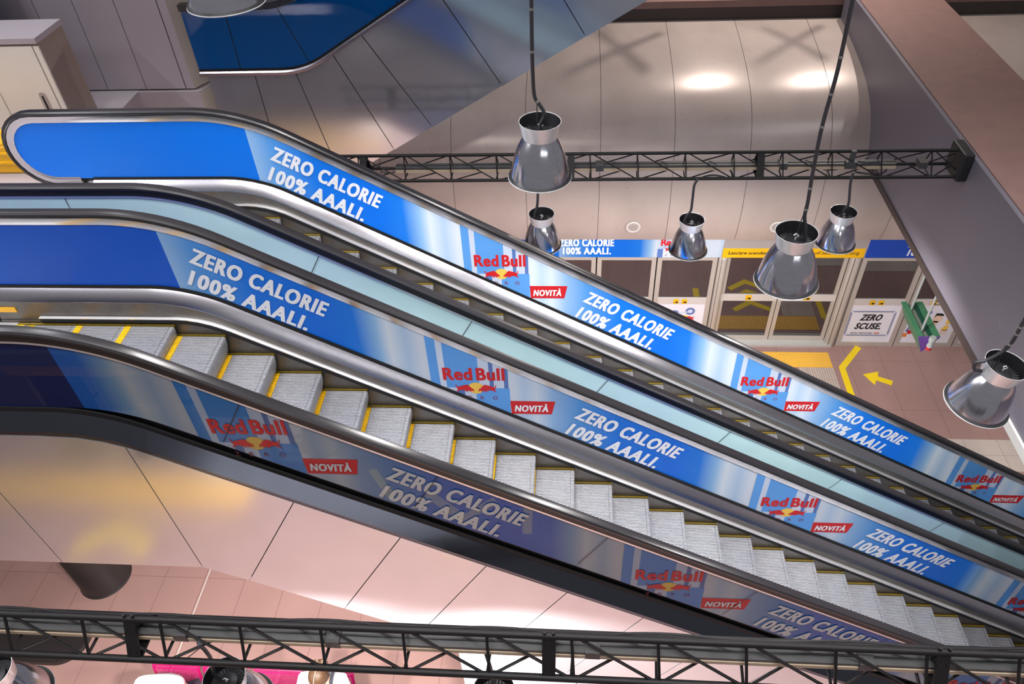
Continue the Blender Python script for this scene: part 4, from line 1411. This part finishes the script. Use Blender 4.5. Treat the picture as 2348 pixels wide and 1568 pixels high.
MB().lathe([(0.0005, 0.0), (0.035, 0.0), (0.045, -0.03), (0.045, -0.06), (0.0005, -0.07)], (xm + 0.06, yn - 0.075, zs - 0.15), 16).build('red_cap', M['art_red'], be, True, sq)
tx = MB()
dv = Vector((xm - xl, 0, -dp)).normalized()
tx_o = Vector((xl - 0.004, yf - 0.1, zs - 0.02)) + dv * 0.2
put_text(tx, 'Uscita', tx_o, (0, -1, 0), -dv, 0.6, 0.12, 0.01)


# ------------------------------------------------------------------ trusses
def truss(name, F0, F1, s, rc, rd_, bay, plates, label, phase=0.0, tray=(None, None)):
    """triangular truss, apex chord up; F0, F1 ends of the lower front chord"""
    F0, F1 = Vector(F0), Vector(F1)
    ax = (F1 - F0)
    L = ax.length
    ax.normalize()
    back = Vector((-ax.y, ax.x, 0)).normalized()
    upv = Vector((0, 0, 1))
    hP = back * (s / 2) + upv * (s * math.sqrt(3) / 2)
    hK = back * s
    mid = (F0 + F1) / 2
    root = empty(name, mid, label, 'truss', 'lighting trusses')
    for nm, off in (('lower_chord', Vector()), ('upper_chord', hP), ('lower_chord', hK)):
        MB().tube([F0 + off, F1 + off], rc, 14).build(nm, M['truss'], root, True, mid)
    # braces: zigzag on the front face, on the bottom face and on the back face
    for nm, a, b, fl in (('front_brace', hP, Vector(), 0), ('bottom_brace', Vector(), hK, 0), ('back_brace', hP, hK, 1)):
        mb = MB()
        t = phase
        while t < L - 0.05:
            t1 = min(t + bay, L)
            mb.tube([F0 + ax * t + a, F0 + ax * (t + 0.02) + b], rd_, 6)
            if fl == 0: mb.tube([F0 + ax * (t + 0.03) + a, F0 + ax * t1 + b], rd_, 6)
            else: mb.tube([F0 + ax * (t + 0.03) + b, F0 + ax * t1 + a], rd_, 6)
            t += bay
        mb.build(nm, M['truss'], root, False, mid)
    for t in plates:
        c = F0 + ax * t
        wv = ax * 0.09
        for a, b in ((Vector(), hP), (hP, hK), (hK, Vector())):
            d = (b - a)
            nrm = ax.cross(d).normalized() * 0.012
            MB().prism([c + a - wv, c + a + wv, c + b + wv, c + b - wv], nrm).build('joint_plate', M['truss'], root, False, mid)
    return root, ax, back, hP, hK


tF0, tF1 = atz(-60, 1494, -1.33), atz(2420, 1606, -1.33)
tr1, ax1, bk1, hP1, hK1 = truss('lighting_truss', tF0, tF1, 0.32, 0.026, 0.011, 0.575, [], 'black lattice truss crossing the foreground along the bottom', 0.28)
# joints of the front truss at their places
tx0 = tF0


def on_line(p0, ax, u_px):
    """distance along a line to the point whose image column is u_px"""
    lo, hi = 0.0, 12.0
    for _ in range(50):
        mdl = (lo + hi) / 2
        d = p0 + ax * mdl - CAM_C
        uu = 1174 + FPX * d.dot(rx) / d.dot(fw)
        if uu < u_px: lo = mdl
        else: hi = mdl
    return lo


for u in (310, 1258, 2150):
    t = on_line(tF0, ax1, u)
    c = tF0 + ax1 * t
    wv = ax1 * 0.045
    mid = tr1.location
    for a, b in ((Vector(), hP1), (hP1, hK1), (hK1, Vector())):
        nrm = ax1.cross(b - a).normalized() * 0.014
        MB().prism([c + a - wv, c + a + wv, c + b + wv, c + b - wv], nrm).build('joint_plate', M['truss'], tr1, False, mid)
    for k in (-0.03, 0.03):
        for f in (0.25, 0.75):
            p = c + ax1 * k + hP1 * f
            nf = ax1.cross(hP1).normalized()
            MB().tube([p - nf * 0.03, p + nf * 0.02], 0.012, 6).build('bolt', M['truss'], tr1, False, mid)
        MB().tube([c + hP1 + ax1 * k, c + hP1 + ax1 * k + Vector((0, 0, 0.05))], 0.012, 6).build('bolt', M['truss'], tr1, False, mid)


def tray(p0, p1, back, label, ties):
    mid = (Vector(p0) + Vector(p1)) / 2
    root = empty('cable_tray', mid, label, 'cable tray')
    a, b = Vector(p0), Vector(p1)
    u = Vector((0, 0, 1))
    w_ = back * 0.055
    MB().loft([[p - w_, p + w_, p + w_ + u * 0.05, p - w_ + u * 0.05] for p in (a, b)]).build('channel', M['tray'], root, base=mid)
    MB().loft([[p - w_ - back * 0.008 - u * 0.02, p - w_ - u * 0.02, p - w_ + u * 0.018, p - w_ - back * 0.008 + u * 0.018] for p in (a, b)]).build('lip', M['traylip'], root, base=mid)
    MB().loft([[p - w_ * 0.1, p + w_ * 0.1, p + w_ * 0.1 + u * 0.056, p - w_ * 0.1 + u * 0.056] for p in (a, b)]).build('lid_groove', M['blackplastic'], root, base=mid)
    ax = (b - a).normalized()
    for t in ties:
        c = a + ax * t
        MB().loft([[p - w_ * 1.2 - u * 0.02, p + w_ * 1.2 - u * 0.02, p + w_ * 1.2 + u * 0.065, p - w_ * 1.2 + u * 0.065] for p in (c, c + ax * 0.10)]).build('clamp', M['tray'], root, base=mid)
    return root


tray(tF0 + bk1 * 0.17 + Vector((0, 0, 0.10)), tF1 + bk1 * 0.17 + Vector((0, 0, 0.10)), bk1, 'grey cable tray running inside the foreground truss', (1.5, 2.6, 4.4, 6.2))
cb1 = MB()
pp_ = []
for i in range(80):
    t = 0.2 + i * 0.1
    pp_.append(tF0 + ax1 * t + hP1 + bk1 * (0.035 + 0.012 * math.sin(t * 5.4)) + Vector((0, 0, 0.006 * math.sin(t * 3.1))))
cb1.tube(pp_, 0.009, 6)
tag(cb1.build('power_cable', M['rubber'], None, True), 'thin black cable lying along the top of the foreground truss', 'cable')

gF0, gF1 = atz(700, 416.5, -1.27), atz(2208, 405, -1.27)
tr2, ax2, bk2, hP2, hK2 = truss('lighting_truss', gF0, gF1, 0.32, 0.021, 0.009, 0.60, [], 'black lattice truss spanning from behind the far handrail to the grey beam', 0.12)
for u in (835, 1309, 1742):
    t = on_line(gF0, ax2, u)
    c = gF0 + ax2 * t
    wv = ax2 * 0.045
    for a, b in ((Vector(), hP2), (hP2, hK2), (hK2, Vector())):
        nrm = ax2.cross(b - a).normalized() * 0.014
        MB().prism([c + a - wv, c + a + wv, c + b + wv, c + b - wv], nrm).build('joint_plate', M['truss'], tr2, False, tr2.location)
MB().box(gF1.x - 0.10, 9.2, gF1.y - 0.05, gF1.y + 0.36, gF1.z - 0.05, gF1.z + 0.32).build('wall_bracket', M['blackplastic'], tr2, base=tr2.location, bevel=0.02)
tray(gF0 + ax2 * 1.2 + bk2 * 0.16 + Vector((0, 0, 0.08)), gF1 - ax2 * 0.8 + bk2 * 0.16 + Vector((0, 0, 0.08)), bk2, 'grey cable tray running inside the far truss', (2.6, 4.9, 6.6))


def loop_cable(pix, y, r, label, name='power_cable'):
    tag(MB().tube(smooth3([at(u, v, y) for u, v in pix]), r, 8).build(name, M['cord'], None, True), label, 'cable')


def smooth3(P, n=5):
    P = [Vector(p) for p in P]
    out = []
    for i in range(len(P) - 1):
        p0, p1, p2, p3 = P[max(i - 1, 0)], P[i], P[i + 1], P[min(i + 2, len(P) - 1)]
        for k in range(n):
            t = k / n
            out.append(0.5 * (2 * p1 + (p2 - p0) * t + (2 * p0 - 5 * p1 + 4 * p2 - p3) * t * t + (3 * p1 - p0 - 3 * p2 + p3) * t ** 3))
    return out + [P[-1]]


ty = gF1.y + 0.12
loop_cable([(1648, 380), (1665, 384), (1677, 394), (1680, 406)], ty, 0.012, 'black cable dropping from the far truss tray beside its middle joint')
loop_cable([(1600, 412), (1618, 404), (1640, 402), (1662, 406)], ty, 0.012, 'black cable sagging on the far truss above the middle small lamp')
loop_cable([(1872, 376), (1890, 388), (1915, 388), (1942, 380), (1952, 372)], ty, 0.012, 'black cable looped on the far truss left of the grey junction box')
loop_cable([(1978, 374), (2010, 372), (2032, 386), (2020, 398), (1985, 398), (1960, 394)], ty, 0.013, 'large black cable loop on the far truss near the beam')
loop_cable([(872, 393), (890, 397), (915, 393), (945, 392)], ty, 0.011, 'short black cable on the far truss by the escalator handrail')
q = at(1951, 371, ty)
jb = empty('junction_box', q, 'small grey junction box clipped to the far truss', 'junction box')
MB().box(q.x - 0.07, q.x + 0.07, q.y - 0.05, q.y + 0.02, q.z - 0.07, q.z + 0.02).build('body', M['tray'], jb, base=q)
MB().box(q.x - 0.03, q.x + 0.03, q.y - 0.03, q.y + 0.01, q.z + 0.02, q.z + 0.16).build('bracket', M['tray'], jb, base=q)


# ------------------------------------------------------------------ bell lamps
def make_lamp():
    root = bpy.data.objects.new('bell_lamp', None)
    COL.objects.link(root)
    R = 0.25
    outer = [(0.52, 1.33), (0.60, 1.20), (0.69, 1.02), (0.77, 0.80), (0.84, 0.55), (0.89, 0.30), (0.92, 0.10), (0.925, 0.03), (0.90, 0.03), (0.90, 0.06)]
    inner = [(0.87, 0.3), (0.82, 0.55), (0.75, 0.8), (0.67, 1.0), (0.5, 1.28)]
    MB().lathe([(r * R, z * R) for r, z in outer + inner], (0, 0, 0), 64, True).build('shade', M['lamp'], root, True)
    MB().lathe([(r * R, z * R) for r, z in [(0.926, 0.035), (0.95, 0.045), (0.985, 0.04), (1.0, 0.022), (0.985, 0.012), (0.926, 0.012)]], (0, 0, 0), 64, True).build('rim_groove_shade', M['blackplastic'], root, True)  # dark ring stands for the groove shading above the lip
    MB().lathe([(r * R, z * R) for r, z in [(0.905, 0.012), (0.99, 0.012), (1.008, 0.004), (1.012, -0.012), (0.995, -0.028), (0.93, -0.02), (0.905, -0.01)]], (0, 0, 0), 64, True).build('rim', M['collar'], root, True)
    col = [(0.515, 1.33), (0.53, 1.36), (0.535, 1.38), (0.64, 1.87), (0.625, 1.87), (0.52, 1.40)]
    MB().lathe([(r * R, z * R) for r, z in col], (0, 0, 0), 48, True).build('collar', M['collar'], root, True)
    MB().lathe([(r * R, z * R) for r, z in [(0.618, 1.85), (0.525, 1.45), (0.0005, 1.45), (0.0005, 1.30), (0.5, 1.30)]], (0, 0, 0), 40).build('collar_lining', M['lampblack'], root, True)
    g = MB().lathe([(r * R, z * R) for r, z in [(0.30, 1.45), (0.30, 1.55), (0.12, 1.58), (0.0005, 1.58)]], (0, 0, 0), 24)
    for k in range(28):
        a = 2 * PI * k / 28
        c, s_ = math.cos(a), math.sin(a)
        g.tube([(0.32 * R * c, 0.32 * R * s_, 1.50 * R), (0.50 * R * c, 0.50 * R * s_, 1.55 * R)], 0.004, 4)
    g.build('heat_sink', M['lampblack'], root)
    hk = MB().tube([(0.0, 0.0, 1.55 * R), (0.0, 0.0, 1.66 * R), (0.02, 0, 1.72 * R), (0.0, 0, 1.80 * R), (-0.015, 0, 1.74 * R)], 0.006, 8)
    hk.build('hook', M['collar'], root, True)
    bu = MB().lathe([(r * R, z * R) for r, z in [(0.0005, 0.35), (0.16, 0.42), (0.2, 0.6), (0.14, 0.9), (0.1, 1.2)]], (0, 0, 0), 20)
    m, nt, b = new_mat('lamp_bulb')
    b.inputs['Emission Color'].default_value = (1, 0.93, 0.88, 1)
    b.inputs['Emission Strength'].default_value = 6
    bu.build('bulb', m, root, True)
    return root


proto_lamp = make_lamp()
lamp_used = [False]
LAMPS = []


def place_lamp(u, v, dep, label, cord_px, tilt=(0, 0), power=60, group='bell shaped aluminium pendant lamps', cord_r=0.014, ties=(), wire=None, by_collar=False):
    d = rx * ((u - 1174) / FPX) + dn * ((v - 784) / FPX) + fw
    loc = CAM_C + d * dep
    if by_collar:
        loc = loc - Vector((0, 0, 0.4675))
    o = proto_lamp if not lamp_used[0] else copy_tree(proto_lamp)
    lamp_used[0] = True
    o.location = loc
    o.rotation_euler = (tilt[0], tilt[1], 0)
    tag(o, label, 'lamp', group)
    LAMPS.append((o, loc, tilt, cord_px, cord_r, ties, wire, power))
    return o


place_lamp(1238, 403, 6.05, 'big bell lamp hanging before the far truss, in the middle of the picture', [(1217, -160), (1219, 60), (1222, 180), (1226, 222), (1236, 238), (1247, 256), (1247, 268), (1240, 282), (1236, 300)], ties=((1219, 25), (1222, 118), (1231, 232)), wire=[(1231, 240), (1232, 290)], tilt=(0.0, 0.02))
place_lamp(1802, 642, 6.15, 'big bell lamp hanging before the sliding doors', [(1990, -160), (1955, 0), (1921, 160), (1885, 290), (1863, 400), (1852, 465), (1845, 495), (1847, 525), (1845, 560)], ties=((1930, 118), (1905, 203), (1886, 282), (1858, 432), (1847, 480)), wire=[(1846, 482), (1832, 520), (1824, 548)], tilt=(0.0, -0.02))
place_lamp(2238, 925, 6.15, 'big bell lamp at the right edge beside the beam', [(2420, 560), (2365, 700), (2340, 750), (2320, 785), (2300, 805), (2262, 826), (2236, 832), (2234, 850)], ties=((2334, 752), (2326, 766), (2306, 790)), wire=[(2306, 792), (2292, 822), (2276, 850)], tilt=(0.05, 0.12))
place_lamp(520, 6, 4.95, 'bell lamp cut off by the top edge of the picture', [(470, -420), (500, -120)], tilt=(0.0, 0.0))
place_lamp(1243, 560, 9.85, 'small bell lamp partly hidden behind the far handrail', [(1233, 410), (1233, 455), (1231, 475), (1226, 490), (1224, 512)], cord_r=0.016, power=110, tilt=(0.0, 0.0))
place_lamp(1577, 572, 10.0, 'small bell lamp below the middle of the far truss', [(1600, 412), (1592, 425), (1588, 455), (1584, 483), (1574, 495), (1564, 518)], cord_r=0.016, power=110)
place_lamp(1914, 556, 9.75, 'small bell lamp just right of the big lamp before the doors', [(1957, 395), (1950, 420), (1946, 465), (1938, 478), (1932, 488), (1926, 505)], cord_r=0.016, power=110)
place_lamp(517, 1553, 5.7, 'bell lamp under the foreground truss between the pink seats', [(455, 1448, -2.49), (456, 1475), (470, 1490), (484, 1512), (490, 1540), (505, 1560)], tilt=(0.0, -0.03), power=330, by_collar=True, wire=[(462, 1483), (425, 1512)])
place_lamp(-20, 1538, 5.7, 'bell lamp cut off at the lower left corner', [(-130, 1440, -2.49), (-120, 1500), (-90, 1540), (-70, 1560)], tilt=(0.0, -0.04), power=330, by_collar=True)
place_lamp(1132, 1584, 5.7, 'bell lamp under the foreground truss at the bottom edge, before the white glazing', [(1108, 1478, -2.49), (1118, 1510), (1128, 1545), (1130, 1575)], tilt=(0.0, 0.0), power=330, by_collar=True)

for o, loc, tilt, cpx, cr, ties, wire, power in LAMPS:
    rot = o.rotation_euler.to_matrix()
    inv = rot.inverted()
    yl = loc.y
    P = smooth3([at(q[0], q[1], q[2] if len(q) > 2 else yl) for q in cpx])
    top = rot @ Vector((0, 0, 0.36)) + loc
    P[-1] = top * 0.6 + P[-1] * 0.4
    MB().tube([inv @ (p - loc) for p in P], cr, 10).build('cord', M['cord'], o, True)
    if wire:
        Wp = [at(u, v, yl) for u, v in wire]
        MB().tube([inv @ (p - loc) for p in Wp], 0.004, 6).build('suspension_wire', M['cord'], o, True)
    if ties:
        for u, v in ties:
            c = at(u, v, yl)
            j = min(range(len(P)), key=lambda i: (P[i] - c).length)
            dd = (P[min(j + 1, len(P) - 1)] - P[max(j - 1, 0)]).normalized()
            c = P[j]
            MB().tube([inv @ (c - dd * 0.008 - loc), inv @ (c + dd * 0.008 - loc)], cr * 1.2, 10).build('cable_tie', M['tie'], o)
    ld = bpy.data.lights.new('lamp_light', 'SPOT')
    ld.energy = power * 3
    ld.color = (1, 0.96, 0.94)
    ld.spot_size = math.radians(156 if power < 200 else 140)
    ld.spot_blend = 0.35
    ld.shadow_soft_size = 0.12
    lo = bpy.data.objects.new('lamp_light', ld)
    COL.objects.link(lo)
    lo.parent = o
    lo.location = (0, 0, 0.06)


# ------------------------------------------------------------------ bench and people
sx0, pitch = -1.21, 0.70
by = -0.77
bq = (0.2, -1.05, FZ)
bench = empty('seat_bench', bq, 'row of magenta perforated metal seats on a beam below the foreground truss', 'bench')
for i in range(4):
    a = sx0 + i * pitch
    b = a + 0.66
    ring = [(by + 0.02, -6.05), (by + 0.035, -6.02), (by, -6.1), (by - 0.03, -6.25), (by - 0.06, -6.40), (by - 0.11, -6.49), (by - 0.2, -6.515), (by - 0.40, -6.50), (by - 0.52, -6.48), (by - 0.56, -6.50)]
    ring = ring[2:]
    ring = [(by + 0.03, -6.06)] + ring
    sh = MB().loft([[(x, y, z) for y, z in ring] for x in (a + 0.03, b - 0.03)], closed=False)
    so = sh.build('seat_shell', M['perforated'], bench, True, bq)
    ed = MB()
    for x in (a, b - 0.035):
        ed.loft([[(x, y, z - 0.012), (x + 0.035, y, z - 0.012), (x + 0.035, y, z + 0.012), (x, y, z + 0.012)] for y, z in ring])
    ed.tube([(a, by + 0.03, -6.06), (b, by + 0.03, -6.06)], 0.012, 8)
    ed.build('seat_edge', M['magenta'], so, True, bq)
MB().box(sx0, sx0 + 4 * pitch, by - 0.32, by - 0.24, -6.62, -6.54).build('beam', M['column'], bench, base=bq)
for x in (sx0 + 0.35, sx0 + 2.4):
    MB().box(x - 0.03, x + 0.03, by - 0.31, by - 0.25, FZ, -6.62).box(x - 0.05, x + 0.05, by - 0.5, by - 0.05, FZ, FZ + 0.03).build('leg', M['column'], bench, base=bq)


def skin_body(name, verts, edges, radii, m, parent, rootv=0):
    me = bpy.data.meshes.new(name)
    me.from_pydata(verts, edges, [])
    o = bpy.data.objects.new(name, me)
    COL.objects.link(o)
    o.parent = parent
    md = o.modifiers.new('skin', 'SKIN')
    md.use_smooth_shade = True
    for i, r in enumerate(radii):
        sv = me.skin_vertices[0].data[i]
        sv.radius = (r, r)
        sv.use_root = (i == rootv)
    sd = o.modifiers.new('sub', 'SUBSURF')
    sd.levels = 2
    sd.render_levels = 2
    me.materials.append(m)
    return o


def person(x, y, label, lean, woman):
    """seated, facing the camera side; local origin on the floor below the pelvis"""
    root = empty('person', (x, y, FZ), label, 'person')
    S = 1.13
    L = lean
    pel = (0, 0, 0.64)
    chest = (0, -0.10 - L, 0.60 + 0.33 - 0.25 * L)
    sho = (0, -0.12 - L * 1.4, 0.60 + 0.52 - 0.45 * L)
    neck = (0, -0.15 - L * 1.5, sho[2] + 0.07)
    head = (0, -0.20 - L * 1.7, sho[2] + 0.17)
    if not woman:
        neck = (0, sho[1] - 0.13, sho[2] - 0.03)
        head = (0, sho[1] - 0.27, sho[2] - 0.12)
    v = [pel, chest, sho, neck, head]
    r = [0.17, 0.165, 0.12, 0.06, 0.085]
    e = [(0, 1), (1, 2), (2, 3), (3, 4)]
    for s_ in (-1, 1):
        n = len(v)
        v += [(s_ * 0.20, sho[1], sho[2] - 0.02), (s_ * 0.27, sho[1] - 0.10, sho[2] - 0.28), (s_ * 0.16, sho[1] - 0.32, 0.74), (s_ * 0.12, sho[1] - 0.40, 0.74)]
        r += [0.085, 0.055, 0.038, 0.04]
        e += [(2, n), (n, n + 1), (n + 1, n + 2), (n + 2, n + 3)]
        n2 = len(v)
        v += [(s_ * 0.11, -0.05, 0.58), (s_ * 0.13, -0.48, 0.60), (s_ * 0.13, -0.50, 0.12), (s_ * 0.13, -0.62, 0.05)]
        r += [0.11, 0.075, 0.05, 0.045]
        e += [(0, n2), (n2, n2 + 1), (n2 + 1, n2 + 2), (n2 + 2, n2 + 3)]
    skin_body('body', v, e, r, M['skin'], root)
    # shirt: same trunk a little wider
    tv = [pel, chest, sho, (0, neck[1] + 0.02, sho[2] + 0.02)]
    tr = [0.19, 0.19, 0.145, 0.075]
    te = [(0, 1), (1, 2), (2, 3)]
    for s_ in (-1, 1):
        n = len(tv)
        tv += [(s_ * 0.205, sho[1], sho[2] - 0.02), (s_ * 0.262, sho[1] - 0.07, sho[2] - 0.2)]
        tr += [0.105, 0.078]
        te += [(2, n), (n, n + 1)]
    skin_body('shirt', tv, te, tr, M['shirt'], root)
    pv, pr, pe = [(0, 0, 0.60)], [0.185], []
    for s_ in (-1, 1):
        n = len(pv)
        pv += [(s_ * 0.11, -0.05, 0.585), (s_ * 0.13, -0.48, 0.605), (s_ * 0.13, -0.50, 0.16)]
        pr += [0.125, 0.09, 0.065]
        pe += [(0, n), (n, n + 1), (n + 1, n + 2)]
    skin_body('trousers', pv, pe, pr, M['denim'], root)
    hm = MB().lathe([(0.0005, 0.13), (0.05, 0.122), (0.085, 0.09), (0.103, 0.04), (0.105, -0.02), (0.095, -0.07), (0.07, -0.09)], (0, 0, 0), 28)
    rot = Matrix.Rotation(-0.5 if woman else -0.9, 3, 'X').inverted() if not woman else Matrix.Rotation(0.35, 3, 'X')
    hm.v = [tuple(rot @ Vector((p[0], p[1] * 1.15 + 0.02, p[2])) + Vector(head)) for p in hm.v]
    hm.build('hair', M['hair'], root, True)
    fc = MB()
    hx, hy, hz = head
    fc.lathe([(0.0005, -0.02), (0.016, 0.0), (0.0005, 0.03)], (hx, hy - 0.105, hz - 0.02), 10)
    fc.build('nose', M['skin'], root, True)
    if woman:
        bn = MB()
        for k in range(7):
            a = k / 6
            bn.tube([(hx - 0.05 + 0.1 * a, hy + 0.10, hz + 0.04), (hx - 0.06 + 0.12 * a, hy + 0.16, hz + 0.05 + 0.02 * math.sin(k * 2)), (hx - 0.04 + 0.1 * a + 0.02 * math.cos(k * 3), hy + 0.19 + 0.015 * math.sin(k * 5), hz + 0.02)], 0.02, 6, rs=[0.02, 0.024, 0.006])
        bn.build('hair_bun', M['hair'], root, True)
        pt = MB().tube([(hx, hy - 0.12, hz + 0.095), (hx, hy - 0.05, hz + 0.134), (hx, hy + 0.03, hz + 0.136)], 0.004, 6)
        pt.build('hair_parting', M['skin'], root, True)
        stp = MB()
        ring = [(0.135, sho[1] - 0.17, sho[2] - 0.05), (0.135, sho[1] - 0.06, sho[2] + 0.105), (0.13, sho[1] + 0.06, sho[2] + 0.10), (0.125, sho[1] + 0.165, sho[2] - 0.06), (0.12, sho[1] + 0.19, sho[2] - 0.25)]
        stp.loft([[(x_ - 0.02, y_, z_), (x_ + 0.02, y_, z_), (x_ + 0.02, y_, z_ + 0.008), (x_ - 0.02, y_, z_ + 0.008)] for x_, y_, z_ in ring])
        stp.build('bag_strap', M['strap'], root)
    root.scale = (S, S, S)
    return root


person(1.27, -1.02, 'person with brown parted hair in a white top with a dark shoulder strap', -0.10, True)
person(-0.85, -0.95, 'person in a white shirt leaning forward on the first pink seat', 0.03, False)
